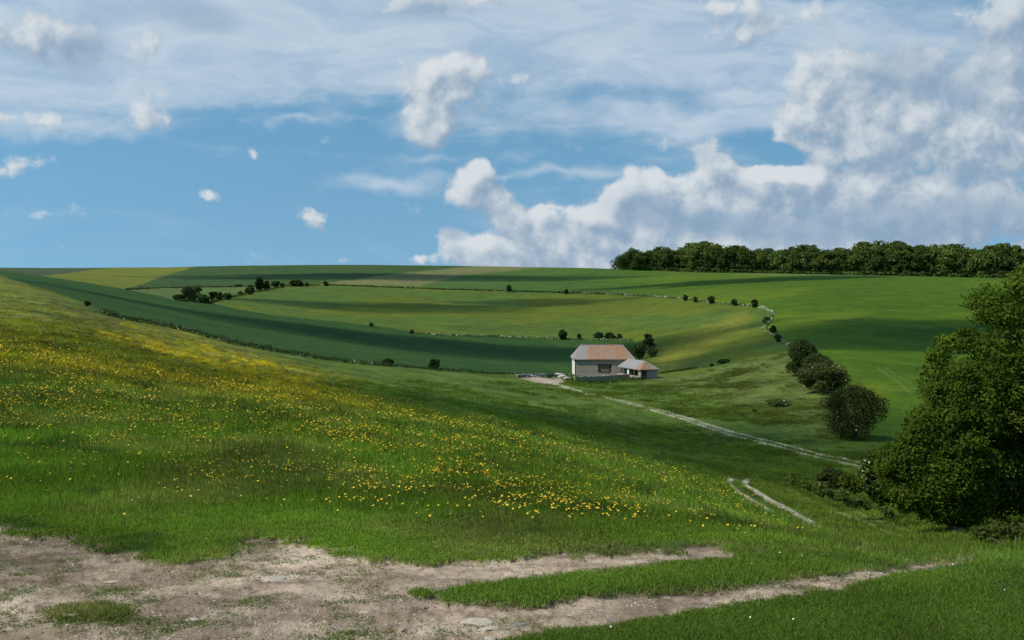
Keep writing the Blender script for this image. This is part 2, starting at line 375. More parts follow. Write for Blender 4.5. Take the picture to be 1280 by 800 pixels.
    st3 = np.exp(-((py - (437 + (px - 200) * .27)) / 7) ** 2) * (px > 120) * (1 - sstep(560, 640, px))
    pat = fbm(X * .22 + 5, Y * .22, 4, 81)
    pat = sstep(.36, .62, pat * .6 + .4 * fbm(px * .02, (py - px * .2) * .05, 3, 82))
    fl = np.clip(fl * (.18 + .82 * pat) + .8 * st2 * (.5 + .5 * pat) + .75 * st3 + .05 * (py > 450), 0, 1) * m
    near_cut = sstep(0, 25, 655 - py + (px - 400) * .05); fl *= np.clip(near_cut + .02, 0, 1)
    fl += .10 * np.exp(-((px - 980) / 70) ** 2 - ((py - 645) / 14) ** 2)
    # far flowers are too small to be leaf-sized faces: they tint the sward
    tf = np.clip(fl * 1.2, 0, 1) * (1 - sstep(455, 520, py - (px - 200) * .12)) * (.35 + .65 * sstep(.4, .6, fbm(px * .15, (py - .25 * px) * .6, 2, 83)))
    mixc((.44, .33, .010), tf * (.15 + .5 * tf) * (1 - .5 * sstep(380, 560, px)))
    # soil
    nearm = py > 640
    soil = np.zeros(n)
    if nearm.any():
        P_, Q_ = px[nearm], py[nearm]; Xn, Yn = X[nearm], Y[nearm]
        s = sdist(P_, Q_, SOIL) + 2.5 - 10 * sstep(.55, .7, fbm(Xn * 2.6 + 9, Yn * 4, 4, 98, .6)) * (Q_ < 700) + 24 * (fbm(Xn * 6, Yn * 6, 3, 97, .6) - .5) * np.where(P_ > 560, .25, 1) + np.where(P_ > 560, 7, 17) * (fbm(Xn * 2.2, Yn * 2.2, 5, 91, .6) - .5)
        sm = sstep(-1.5, 3.5, s)
        gpat = .9 * sstep(.58, .68, fbm(Xn * 1.3 + 4, Yn * 1.6, 4, 92, .6)) * (.18 + .75 * np.exp(-((P_ - 100) / 95) ** 2 - ((Q_ - 762) / 13) ** 2) + .12 * sstep(0, 60, 640 - P_) * (Q_ < 715)) * (P_ < 560)
        gpat = np.maximum(gpat, sstep(.98, 1.35, fbm(Xn * 3, Yn * 3, 4, 94, .6) + np.exp(-((P_ - 100) / 95) ** 2 - ((Q_ - 762) / 13) ** 2) * .7))
        soil[nearm] = sm * (1 - np.clip(gpat, 0, 1))
    so_d = np.array((.26, .190, .140)); so_l = np.array((.44, .345, .260)); so_k = np.array((.095, .066, .040))
    sn = fbm(X * 1.7, Y * 2.6, 5, 95, .6)[:, None]; sn2 = fbm(X * 6, Y * 6, 4, 96, .6)[:, None]
    sc = so_d + (so_l - so_d) * np.clip((sn - .38) * 3.6, 0, 1)
    sc = sc + (so_k - sc) * np.clip((sn2 - .58) * 3.0, 0, .75)
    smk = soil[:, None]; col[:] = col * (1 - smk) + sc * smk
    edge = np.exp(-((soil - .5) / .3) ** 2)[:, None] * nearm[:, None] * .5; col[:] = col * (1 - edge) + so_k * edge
    # broken streaks of darker earth along the small bank and rut edge
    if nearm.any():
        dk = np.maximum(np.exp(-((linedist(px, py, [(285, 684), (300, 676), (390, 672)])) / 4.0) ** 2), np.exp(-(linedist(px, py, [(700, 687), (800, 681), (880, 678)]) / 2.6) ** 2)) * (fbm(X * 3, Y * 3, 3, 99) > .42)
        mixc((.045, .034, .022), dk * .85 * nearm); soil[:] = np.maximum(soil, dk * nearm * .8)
    # thin chalk tracks
    chalk = (.50, .43, .32)
    off = .8 + 2.0 * sstep(690, 1060, px); wd = .42 + .62 * sstep(690, 1060, px)
    l1 = linedist(px, py - off * .9, TRK_FAR); l2 = linedist(px, py + off * .9, TRK_FAR)
    nb = .55 + .45 * sstep(.35, .55, fbm(px * .09, py * .09, 3, 101))
    t1 = (1 - sstep(wd * .6, wd * 1.5, np.minimum(l1, l2))) * nb
    t2 = (.6 + .4 * sstep(.38, .5, fine)) * (1 - sstep(2.0, 3.9, linedist(px, py, RUT_R) + 1.5 * (fine - .5))); t3 = (.5 + .5 * sstep(.4, .55, fine)) * (1 - sstep(1.4, 3.0, linedist(px, py, RUT_L) + 1.5 * (fine - .5))) * (1 - .6 * sstep(935, 966, px))
    t7 = (1 - sstep(.4, 1.6, linedist(px, py, [(911, 601), (922, 599.5), (945, 601), (985, 606)]))) * .5; mixc((.2, .2, .1), t7)
    t4 = (1 - sstep(.6, 2.4, linedist(px, py, [(980, 612), (1030, 634), (1085, 655), (1125, 672)]))) * .75
    t4 = np.maximum(t4, (1 - sstep(.6, 2.4, linedist(px, py, [(1000, 612), (1050, 632), (1105, 654), (1145, 668)]))) * .6)
    t5 = sstep(-1, 1.5, sdist(px, py, APRON)) * .9
    t6 = np.exp(-((px - 1082) / 9) ** 2 - ((py - 686) / 3) ** 2) * .6
    mixc(chalk, np.clip(np.maximum.reduce([t1 * .85, t2, t3, t6]), 0, 1) * .9); mixc((.34, .27, .22), t5); mixc((.17, .19, .06), t4)
    soil = np.maximum(soil, np.maximum.reduce([t2, t3, t5, t1, t6]))
    # overall life
    k = (1 + (.34 * (mid - .5) + .30 * (fine - .5)) * np.where(reg == 1, .35, 1) + np.where(reg == 0, 1.1, .2) * (fbm(X * .35, Y * .35, 4, 111) - .5) + .2 * (big - .5))[:, None]
    col *= k
    gr = np.clip(soil * 1.0, 0, 1)
    return col, np.clip(soil, 0, 1), np.clip(fl, 0, 1), reg, nearm

# ------------------------------------------------------------------ materials
def mat(name):
    m = bpy.data.materials.new(name); m.use_nodes = True; m.node_tree.nodes.clear(); return m, NT(m.node_tree)
def finish(t, shader):
    o = t.new('ShaderNodeOutputMaterial'); t.l.new(shader, o.inputs[0]); return o
def principled(t, col, rough=.8, spec=.2, bump=None, bs=.3, bd=.02):
    p = t.new('ShaderNodeBsdfPrincipled')
    t.put(p.inputs['Base Color'], (*col, 1) if isinstance(col, tuple) and len(col) == 3 else col)
    t.put(p.inputs['Roughness'], rough); p.inputs['Specular IOR Level'].default_value = spec
    if bump is not None:
        b = t.new('ShaderNodeBump'); b.inputs['Strength'].default_value = bs; b.inputs['Distance'].default_value = bd
        t.l.new(bump, b.inputs['Height']); t.l.new(b.outputs[0], p.inputs['Normal'])
    return p.outputs[0]

def m_ground():
    m, t = mat("ground_cover")
    at = t.new('ShaderNodeAttribute'); at.attribute_name = 'gcol'
    sa = t.new('ShaderNodeAttribute'); sa.attribute_name = 'soil'
    pos = t.new('ShaderNodeNewGeometry').outputs['Position']
    n1 = t.noise(pos, 14, 6, .65); n2 = t.noise(pos, 0.6, 5, .6); n3 = t.noise(pos, 70, 3, .6)
    n4 = t.noise(pos, .13, 5, .62)
    v = t.math('ADD', t.math('ADD', t.math('MULTIPLY', n1, .45), t.math('MULTIPLY', n2, .40)), t.math('MULTIPLY', n4, .38))
    v = t.ramp(v, .42, .82, .58, 1.42, False)
    c = t.vmath('SCALE', at.outputs['Color'])
    t.l.new(v, c.node.inputs['Scale'])
    # chalk flecks in the soil
    vo = t.new('ShaderNodeTexVoronoi'); t.l.new(pos, vo.inputs['Vector']); vo.inputs['Scale'].default_value = 26
    fleck = t.math('MULTIPLY', t.ramp(vo.outputs['Distance'], .22, .12), t.math('GREATER_THAN', n1, .56))
    fl = t.math('MULTIPLY', t.math('MULTIPLY', fleck, sa.outputs['Fac']), .75)
    c2 = t.mix(fl, c, (.46, .41, .35))
    h = t.math('ADD', t.math('ADD', n1, t.math('MULTIPLY', n3, .35)), t.math('MULTIPLY', fleck, .3))
    finish(t, principled(t, c2, .95, .08, h, .8, .03)); return m
M_GROUND = m_ground()

def m_leaf(name, c1, c2, trans=.3, blossom=None, inst=False):
    m, t = mat(name)
    at = t.new('ShaderNodeAttribute'); at.attribute_name = 'tint'
    oi = t.new('ShaderNodeObjectInfo')
    col = t.mix(at.outputs['Fac'], c1, c2)
    if inst:
        ia = t.new('ShaderNodeAttribute'); ia.attribute_type = 'INSTANCER'; ia.attribute_name = 'gcol'
        k = t.ramp(at.outputs['Fac'], 0, 1, .65, 1.55, False)
        v = t.vmath('SCALE', ia.outputs['Color']); t.l.new(k, v.node.inputs['Scale'])
        col = t.mix(t.ramp(at.outputs['Fac'], .86, .92, 0, .55), v, (.22, .20, .09))
    else:
        k = t.ramp(oi.outputs['Random'], 0, 1, .70, 1.25, False); col = t.mix(t.ramp(t.math('FRACT', t.math('MULTIPLY', oi.outputs['Random'], 7.31)), .3, 1, 0, .45, False), col, t.mix(1.0, col, (1.45, 1.02, .75, 1), 'MULTIPLY'))
        v = t.vmath('SCALE', col); t.l.new(k, v.node.inputs['Scale']); col = v
    if blossom:
        b = t.new('ShaderNodeAttribute'); b.attribute_name = 'blossom'
        col = t.mix(b.outputs['Fac'], col, blossom)
    d = principled(t, col, .75, .08)
    tr = t.new('ShaderNodeBsdfTranslucent'); t.put(tr.inputs[0], t.mix(1.0, col, (1.15, 1.25, .6, 1), 'MULTIPLY'))
    ms = t.new('ShaderNodeMixShader'); ms.inputs[0].default_value = trans
    t.l.new(d, ms.inputs[1]); t.l.new(tr.outputs[0], ms.inputs[2])
    finish(t, ms.outputs[0]); return m
M_BARK = None
def m_bark():
    m, t = mat("bark"); pos = t.new('ShaderNodeTexCoord').outputs['Object']
    n = t.noise(t.vmath('MULTIPLY', pos, (3, 3, .6)), 5, 5, .6)
    finish(t, principled(t, t.mix(n, (.05, .042, .03), (.17, .15, .12)), .9, .1, n, .8, .05)); return m
M_BARK = m_bark()
M_WOODLEAF = m_leaf("woodland_leaves", (.040, .080, .022), (.120, .170, .042), .40)
M_TREELEAF = m_leaf("broad_leaves", (.013, .040, .004), (.085, .138, .014), .30, blossom=(.62, .62, .52))
M_HAW = m_leaf("hawthorn_leaves", (.022, .042, .012), (.070, .092, .026), .28, blossom=(.62, .60, .50))
M_RUSSET = m_leaf("russet_leaves", (.024, .040, .012), (.070, .088, .024), .28, blossom=(.50, .47, .36))
M_DARKHEDGE = m_leaf("dark_hedge_leaves", (.018, .038, .014), (.048, .075, .024), .28, blossom=(.45, .45, .36))
M_SCRUB = m_leaf("scrub_leaves", (.045, .080, .018), (.100, .140, .034), .35, blossom=(.60, .60, .50))
M_BLADE = m_leaf("grass_blades", (.03, .06, .01), (.1, .15, .03), .35, inst=True)

# ------------------------------------------------------------------ object helpers
def setp(o, label=None, cat=None, group=None, kind=None):
    if label: o['label'] = label
    if cat: o['category'] = cat
    if group: o['group'] = group
    if kind: o['kind'] = kind
    return o
def link(o, parent=None, loc=None):
    COL.objects.link(o)
    if parent is not None: o.parent = parent
    if loc is not None: o.location = loc
    return o
def np_mesh(name, verts, faces, mats, attrs=None, smooth=False, matidx=None):
    """faces: (n,k) array or list of such arrays"""
    me = bpy.data.meshes.new(name)
    if not isinstance(faces, list): faces = [faces]
    faces = [f for f in faces if len(f)]
    verts = np.asarray(verts, np.float32)
    me.vertices.add(len(verts)); me.vertices.foreach_set('co', verts.ravel())
    nl = sum(f.size for f in faces); npol = sum(len(f) for f in faces)
    me.loops.add(nl); me.polygons.add(npol)
    me.loops.foreach_set('vertex_index', np.concatenate([f.ravel() for f in faces]).astype(np.int32))
    tot = np.concatenate([np.full(len(f), f.shape[1]) for f in faces]).astype(np.int32)
    me.polygons.foreach_set('loop_start', (np.cumsum(tot) - tot).astype(np.int32))
    me.polygons.foreach_set('loop_total', tot)
    me.polygons.foreach_set('use_smooth', np.full(npol, smooth))
    for m in (mats if isinstance(mats, (list, tuple)) else [mats]): me.materials.append(m)
    if matidx is not None: me.polygons.foreach_set('material_index', np.asarray(matidx, np.int32))
    for (an, dom, typ, data) in (attrs or []):
        a = me.attributes.new(an, typ, dom)
        a.data.foreach_set('color' if typ == 'FLOAT_COLOR' else 'value', np.asarray(data, np.float32).ravel())
    me.update(calc_edges=True); me.validate()
    return me
def rot_frames(nrm, rng):
    n = nrm / np.linalg.norm(nrm, axis=1, keepdims=True)
    r = rng.normal(size=n.shape); u = np.cross(n, r); u /= np.linalg.norm(u, axis=1, keepdims=True)
    return n, u, np.cross(n, u)
def leaf_geo(c, nrm, size, rng, wid=.62, fold=.15):
    n, u, v = rot_frames(nrm, rng); s = size[:, None]
    V = np.stack([c - u * s, c + v * s * wid + n * s * fold, c + u * s, c - v * s * wid + n * s * fold], 1).reshape(-1, 3)
    Fq = np.arange(len(c) * 4).reshape(-1, 4)
    return V, Fq
def lobe_leaves(lobes, per, size, rng, updir=.25, jit=.75, shell=.35, bl=0.0):
    """lobes: list of (x,y,z,rx,ry,rz).  Leaves over each lobe, denser at its skin."""
    C, N, S, T, B = [], [], [], [], []
    for (x, y, z, rx, ry, rz) in lobes:
        k = max(6, int(per))
        d = rng.normal(size=(k, 3)); d[:, 2] += updir; d /= np.linalg.norm(d, axis=1, keepdims=True)
        # bumpy skin
        rad = 1 - shell * rng.random(k) ** 1.5; rad *= 1 + .22 * np.sin(d[:, 0] * 5 + x * 3) * np.cos(d[:, 1] * 6 + y) + .14 * np.sin(d[:, 2] * 9 + z)
        C.append(np.array((x, y, z)) + d * rad[:, None] * np.array((rx, ry, rz)))
        N.append(d * .9 + rng.normal(size=(k, 3)) * jit + np.array((0, 0, .35)))
        S.append(size * (.55 + .9 * rng.random(k)))
        lt = rng.random(); T.append(np.clip(.62 * lt + .38 * rng.random(k), 0, 1)); B.append((rng.random(k) < bl * (1.6 * (rng.random() ** 1.5))) * 1.0)
    return [np.concatenate(a) for a in (C, N, S, T, B)]
def foliage_mesh(name, lobes, per, size, m, rng, **kw):
    C, N, S, T, B = lobe_leaves(lobes, per, size, rng, **kw)
    V, Fq = leaf_geo(C, N, S, rng)
    return np_mesh(name, V, Fq, m, [('tint', 'FACE', 'FLOAT', T), ('blossom', 'FACE', 'FLOAT', B)])
def tube(pts, rad, seg=8):
    pts = [Vector(p) for p in pts]; V = []; Fc = []
    for i, p in enumerate(pts):
        d = (pts[min(i + 1, len(pts) - 1)] - pts[max(i - 1, 0)]).normalized()
        u = d.cross(Vector((.3, .9, .1))).normalized(); v = d.cross(u)
        for k in range(seg):
            a = 2 * math.pi * k / seg; V.append(p + (u * math.cos(a) + v * math.sin(a)) * rad[i])
    for i in range(len(pts) - 1):
        for k in range(seg):
            a = i * seg + k; b = i * seg + (k + 1) % seg; Fc.append((a, b, b + seg, a + seg))
    return V, Fc
def tubes_mesh(name, tubes, m, seg=8):
    V = []; Fc = []
    for pts, rad in tubes:
        v, f = tube(pts, rad, seg); o = len(V); V += v; Fc += [tuple(i + o for i in q) for q in f]
    return np_mesh(name, np.array([tuple(v) for v in V]), np.array(Fc), m, smooth=True)
def limbs(rng, h, rt, n, spread, top=.8):
    """trunk of height h with n limbs"""
    tr = [((0, 0, -.3), (rng.uniform(-.1, .1), rng.uniform(-.1, .1), h * .35), (rng.uniform(-.3, .3), rng.uniform(-.3, .3), h * top))]
    out = [(tr[0], (rt * 1.3, rt, rt * .35))]
    for i in range(n):
        a = rng.uniform(0, 6.28); z0 = h * rng.uniform(.2, .6); r = spread * rng.uniform(.5, .9)
        b = (0, 0, z0); e = (math.cos(a) * r, math.sin(a) * r, z0 + h * rng.uniform(.15, .4))
        mdl = tuple((b[k] + e[k]) / 2 + (h * .05 if k == 2 else 0) for k in range(3))
        out.append(((b, mdl, e), (rt * .5, rt * .3, rt * .1)))
    return out
def make_plant(name, lobes, per, size, leafm, rng, loc, label, cat, group=None, h=3, rt=.15, nl=5, spread=1.0, stem='trunk', **kw):
    root = bpy.data.objects.new(name, None); root.empty_display_size = .3; link(root, None, loc)
    setp(root, label, cat, group)
    link(bpy.data.objects.new('crown', foliage_mesh('crown', lobes, per, size, leafm, rng, **kw)), root)
    link(bpy.data.objects.new(stem, tubes_mesh(stem, limbs(rng, h, rt, nl, spread), M_BARK, 6)), root)
    return root
def dup(root, loc, rotz=0, scale=(1, 1, 1), label=None, group=None, cat=None):
    r = root.copy(); COL.objects.link(r); r.location = loc; r.rotation_euler = (0, 0, rotz); r.scale = scale
    if label: r['label'] = label
    if group: r['group'] = group
    elif 'group' in r: del r['group']
    if cat: r['category'] = cat
    for ch in list(root.children):
        c = ch.copy(); COL.objects.link(c); c.parent = r
    return r

# ------------------------------------------------------------------ GROUND sheet
tin = np.linspace(-TC, TC, 800)
ph_out = np.concatenate([PHC + (math.pi - PHC) * np.linspace(0, 1, 61)[1:] ** 1.3])
phis = np.concatenate([np.arctan(tin), ph_out, -ph_out[::-1][1:]])
def seg(a, b, st): return np.arange(math.log(a), math.log(b), st)
lns = np.concatenate([seg(.4, 6.6, .08), seg(6.6, 20, .0042), seg(20, 260, .0095), seg(260, 1050, .0080), seg(1050, 6200, .09)])
ds = np.exp(lns); nr, ncol = len(ds), len(phis)
PH, D = np.meshgrid(phis, ds)
inn = np.abs(PH) <= PHC + 1e-9
Xg = np.where(inn, D * np.tan(np.clip(PH, -PHC, PHC)), D / math.cos(PHC) * np.sin(PH))
Yg = np.where(inn, D, D / math.cos(PHC) * np.cos(PH))
Zg = height0(Xg, Yg)
def pix_of(X, Y, Z):
    t, d, a = xy2td(X, Y); s = Z / np.maximum(d, .01)
    px, py = ray2pix(t, s)
    px = np.where(a > PHC, 640 + np.sign(t) * (TC * F + (a - PHC) * 2000), px)
    return px, np.clip(py, 300, 3000)
PX, PY = pix_of(Xg, Yg, Zg)
fx, fy = PX.ravel(), PY.ravel(); X1, Y1 = Xg.ravel(), Yg.ravel()
COLr, SOIL_, FLOW, REG, NEARM = lay(fx, fy, X1, Y1)
Dr = D.ravel()
def relief(X, Y, d, soil, reg):
    n = (fbm(X * .5, Y * .5, 3, 201) - .5) * .16 * sstep(9, 30, d) + (fbm(X * 2.5, Y * 2.5, 4, 202) - .5) * .05
    n += soil * ((fbm(X * 7, Y * 7, 4, 203, .65) - .5) * .055 + (fbm(X * 1.6, Y * 3, 3, 204) - .5) * .07 - .05) * (d < 40)
    n += (fbm(X * .06, Y * .06, 3, 205) - .5) * .8 * sstep(60, 160, d) * np.where(reg == 1, .4, 1)
    return n
Z1 = Zg.ravel() + relief(X1, Y1, Dr, SOIL_, REG)
verts = np.stack([X1, Y1, Z1], 1)
ii, jj = np.meshgrid(np.arange(nr - 1), np.arange(ncol), indexing='ij')
j2 = (jj + 1) % ncol
quads = np.stack([ii * ncol + jj, ii * ncol + j2, (ii + 1) * ncol + j2, (ii + 1) * ncol + jj], -1).reshape(-1, 4)
# region per face -> named sheets of one continuous surface
isTrack = (SOIL_ > .5)
vreg = np.where(isTrack, 9, np.where((REG == 0) & ~((sdist(fx, fy, MEADOW) > 0)), 10, REG))
freg = vreg[quads[:, 0]]
NAMES = {0: 'meadow', 10: 'valley_pasture', 1: 'crop_field', 2: 'hill_pasture', 3: 'rough_pasture', 4: 'barley_field', 5: 'far_crop_field', 6: 'dry_field', 7: 'pale_field', 8: 'stubble_field', 9: 'chalk_track'}
for rid, nm in NAMES.items():
    q = quads[freg == rid]
    if rid == 0:      # close the sheet under the camera
        c = np.array([[0, 0, float(Z1[:ncol].mean())]])
    if not len(q): continue
    used, inv = np.unique(q, return_inverse=True); inv = inv.reshape(q.shape)
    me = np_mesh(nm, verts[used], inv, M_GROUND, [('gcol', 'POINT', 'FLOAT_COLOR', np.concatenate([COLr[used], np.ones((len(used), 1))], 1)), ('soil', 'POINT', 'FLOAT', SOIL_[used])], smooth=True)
    setp(link(bpy.data.objects.new(nm, me)), kind='structure')

def on_ground(px, py):
    """visible pixel on the ground -> points with relief, plus layout values"""
    G = ground_pix(px, py); X, Y = G[:, 0], G[:, 1]
    t, d, a = xy2td(X, Y)
    c, s, f, r, nm = lay(*pix_of(X, Y, G[:, 2]), X, Y)
    G[:, 2] += relief(X, Y, d, s, r)
    return G, d, c, s, f, r
def zrel(X, Y):
    X = np.atleast_1d(np.asarray(X, float)); Y = np.atleast_1d(np.asarray(Y, float)); Z = height0(X, Y)
    c, s, f, r, nm = lay(*pix_of(X, Y, Z), X, Y); t, d, a = xy2td(X, Y)
    return Z + relief(X, Y, d, s, r)

CH = 620.0
for i, (x, y, rx, ry, rot, th) in enumerate([(1120, 424, 52, 26, 0, 60), (1235, 410, 40, 24, 0, 55), (950, 350, 90, 30, 10, 60), (600, 436, 95, 26, -8, 55), (480, 384, 55, 26, 5, 40),
        (690, 378, 45, 20, 0, 30), (690, 530, 17, 26, -30, 30), (830, 545, 13, 20, -20, 26), (480, 346, 160, 50, 0, 45), (1010, 530, 14, 16, 0, 20)]):
    g_ = gp(x, y); c_ = g_ + SD * (CH / SD.z)
    cloud(c_.x, c_.y, c_.z, rx, ry, th, R(rot), i * 1.7 + .5)

# ------------------------------------------------------------------ geometry-node scatter (grass, flowers, gravel only)
PROTO = bpy.data.collections.new("scatter_sources")
def scatter(name, pts, protos, scale, rotz, label, cat, kind='stuff', gcol=None, tilt=None):
    me = bpy.data.meshes.new(name); me.vertices.add(len(pts)); me.vertices.foreach_set('co', np.asarray(pts, np.float32).ravel())
    def at(n, typ, data, key='value'):
        a = me.attributes.new(n, typ, 'POINT'); a.data.foreach_set(key, np.asarray(data, np.float32).ravel())
    at('sc', 'FLOAT_VECTOR', scale, 'vector')
    rv = np.zeros((len(pts), 3)); rv[:, 2] = rotz
    if tilt is not None: rv[:, :2] = tilt
    at('rv', 'FLOAT_VECTOR', rv, 'vector')
    if gcol is not None: at('gcol', 'FLOAT_COLOR', np.concatenate([gcol, np.ones((len(gcol), 1))], 1), 'color')
    o = link(bpy.data.objects.new(name, me)); setp(o, label, cat, kind=kind)
    g = bpy.data.node_groups.new(name, 'GeometryNodeTree')
    g.interface.new_socket("Geometry", in_out='INPUT', socket_type='NodeSocketGeometry')
    g.interface.new_socket("Geometry", in_out='OUTPUT', socket_type='NodeSocketGeometry')
    gi = g.nodes.new('NodeGroupInput'); go = g.nodes.new('NodeGroupOutput')
    cl = bpy.data.collections.new(name + "_sources")
    for p in protos: cl.objects.link(p)
    ci = g.nodes.new('GeometryNodeCollectionInfo'); ci.inputs['Collection'].default_value = cl
    ci.inputs['Separate Children'].default_value = True; ci.inputs['Reset Children'].default_value = True
    ip = g.nodes.new('GeometryNodeInstanceOnPoints'); ip.inputs['Pick Instance'].default_value = True
    def na(n, typ):
        a = g.nodes.new('GeometryNodeInputNamedAttribute'); a.data_type = typ; a.inputs[0].default_value = n; return a.outputs[0]
    g.links.new(gi.outputs[0], ip.inputs['Points']); g.links.new(ci.outputs[0], ip.inputs['Instance'])
    e = g.nodes.new('FunctionNodeEulerToRotation'); g.links.new(na('rv', 'FLOAT_VECTOR'), e.inputs[0])
    g.links.new(e.outputs[0], ip.inputs['Rotation']); g.links.new(na('sc', 'FLOAT_VECTOR'), ip.inputs['Scale'])
    g.links.new(ip.outputs[0], go.inputs[0])
    md = o.modifiers.new("scatter", 'NODES'); md.node_group = g
    return o
def tuft(name, rng, n, h, w, spread, lean, m):
    V = []; Fq = []; Ft = []; T = []
    for i in range(n):
        a = rng.uniform(0, 6.283); r = spread * math.sqrt(rng.random()); b = np.array((math.cos(a) * r, math.sin(a) * r, -.01))
        fa = rng.uniform(0, 6.283); u = np.array((math.cos(fa), math.sin(fa), 0)) * w * rng.uniform(.6, 1.2)
        la = rng.uniform(0, 6.283); ln = lean * rng.uniform(.2, 1.3); L = np.array((math.cos(la) * ln, math.sin(la) * ln, 0)); hh = h * rng.uniform(.5, 1.15)
        o = len(V)
        V += [b - u, b + u, b - u * .75 + L * .35 * hh + np.array((0, 0, hh * .55)), b + u * .75 + L * .35 * hh + np.array((0, 0, hh * .55)), b + L * hh + np.array((0, 0, hh * .92))]
        Fq.append((o, o + 1, o + 3, o + 2)); Ft.append((o + 2, o + 3, o + 4)); T.append(rng.random())
    me = np_mesh(name, np.array(V), [np.array(Fq), np.array(Ft)], m, [('tint', 'FACE', 'FLOAT', T + T)])
    return bpy.data.objects.new(name, me)

rng = np.random.default_rng(5)
blades = [tuft('grass_tuft', rng, 46, .085, .0042, .11, .55, M_BLADE), tuft('grass_tuft', rng, 40, .11, .004, .10, .45, M_BLADE), tuft('grass_tuft', rng, 36, .07, .005, .13, .9, M_BLADE), tuft('grass_tuft', rng, 14, .20, .003, .12, .35, M_BLADE)]
N = 110000
gx = rng.uniform(-110, 1390, N); gy = 640 + rng.uniform(-240, 230, N)
gx2 = rng.uniform(-60, 1060, 26000); gy2 = rng.uniform(360, 640, 26000)
gx = np.concatenate([gx, gx2]); gy = np.concatenate([gy, gy2])
lim = np.interp(gx, [-110, 0, 300, 640, 900, 1300], [345, 350, 432, 500, 560, 600]); k = gy > lim; gx, gy = gx[k], gy[k]
G, d, c, s, f, r = on_ground(gx, gy)
pr = np.clip(1.02 - s * 1.15, .012 + .16 * sstep(.52, .66, fbm(G[:, 0] * 2.1, G[:, 1] * 2.1, 3, 303)), 1) * (r == 0) * (d < 150)
# tufts thin out on the apron by the bare tracks
rd = np.minimum(linedist(gx, gy, RUT_R), linedist(gx, gy, RUT_L)); pr = pr * sstep(3, 9, rd) * (1 - sstep(95, 155, d))
rd = np.minimum(linedist(gx, gy, [(980, 612), (1030, 634), (1085, 655), (1125, 672)]), linedist(gx, gy, [(1000, 612), (1050, 632), (1105, 654), (1145, 668)])); pr = pr * (.15 + .85 * sstep(1.5, 4, rd))
k = rng.random(len(d)) < pr; G, d, c, s = G[k], d[k], c[k], s[k]
hs = np.clip(d / 12, .9, 3.4); hv = np.clip(d / 17, .62, 1.7) * (.35 + 1.3 * fbm(G[:, 0] * 1.3, G[:, 1] * 1.3, 4, 301, .6)) * (1 - .45 * s)
trod = sstep(12.5, 15, d); hv *= .55 + .45 * trod
right = sstep(560, 700, ray2pix(*(G[:, 0] / G[:, 1], G[:, 2] / G[:, 1]))[0]) * (1 - trod); hv *= 1 + .1 * right
hv = np.where(s > .5, hv * .7, hv)
sc = np.stack([hs, hs, hv], 1) * rng.uniform(.75, 1.25, (len(d), 1))
cc = c * rng.uniform(.8, 1.5, (len(d), 1)) * (.8 + .8 * fbm(G[:, 0] * .45, G[:, 1] * .45, 4, 302))[:, None] * np.array((1.14, 1.12, .90)); cc[s > .3] = np.array((.09, .13, .025)) * rng.uniform(.7, 1.3, ((s > .3).sum(), 1))
vx = rng.uniform(330, 1180, 60000); vy = rng.uniform(425, 640, 60000); Gv, dv, cv, sv, fv, rv_ = on_ground(vx, vy)
kv = ((rv_ == 0) | (rv_ == 10)) & (dv > 45) & (dv < 330) & (sv < .15) & (vy < 452 + .21 * (vx - 300) + 400 * (vx > 640))
kv &= (vy > 476) | (vx > 830); tx = fbm(Gv[:, 0] * .12, Gv[:, 1] * .12, 4, 310, .6); kv &= rng.random(len(dv)) < .06 + 1.2 * sstep(.46, .66, tx)
Gv, dv, cv, tx = Gv[kv], dv[kv], cv[kv], tx[kv]; kk_ = np.clip(dv / 26, 2.2, 7)
sv_ = np.stack([kk_, kk_, np.clip(dv / 60, 1.4, 3.4) * (.5 + tx)], 1) * rng.uniform(.7, 1.3, (len(dv), 1))
cv = cv * rng.uniform(.7, 1.45, (len(dv), 1)) * np.array((1.15, 1.12, .9))
G = np.concatenate([G, Gv]); sc = np.concatenate([sc, sv_]); cc = np.concatenate([cc, cv]); d = np.concatenate([d, dv]); print('tufts', len(d), len(dv))
scatter('meadow_grass', G, blades, sc, rng.uniform(0, 6.28, len(d)), 'short green and olive grass covering the near slope and the track verges', 'grass', gcol=cc)

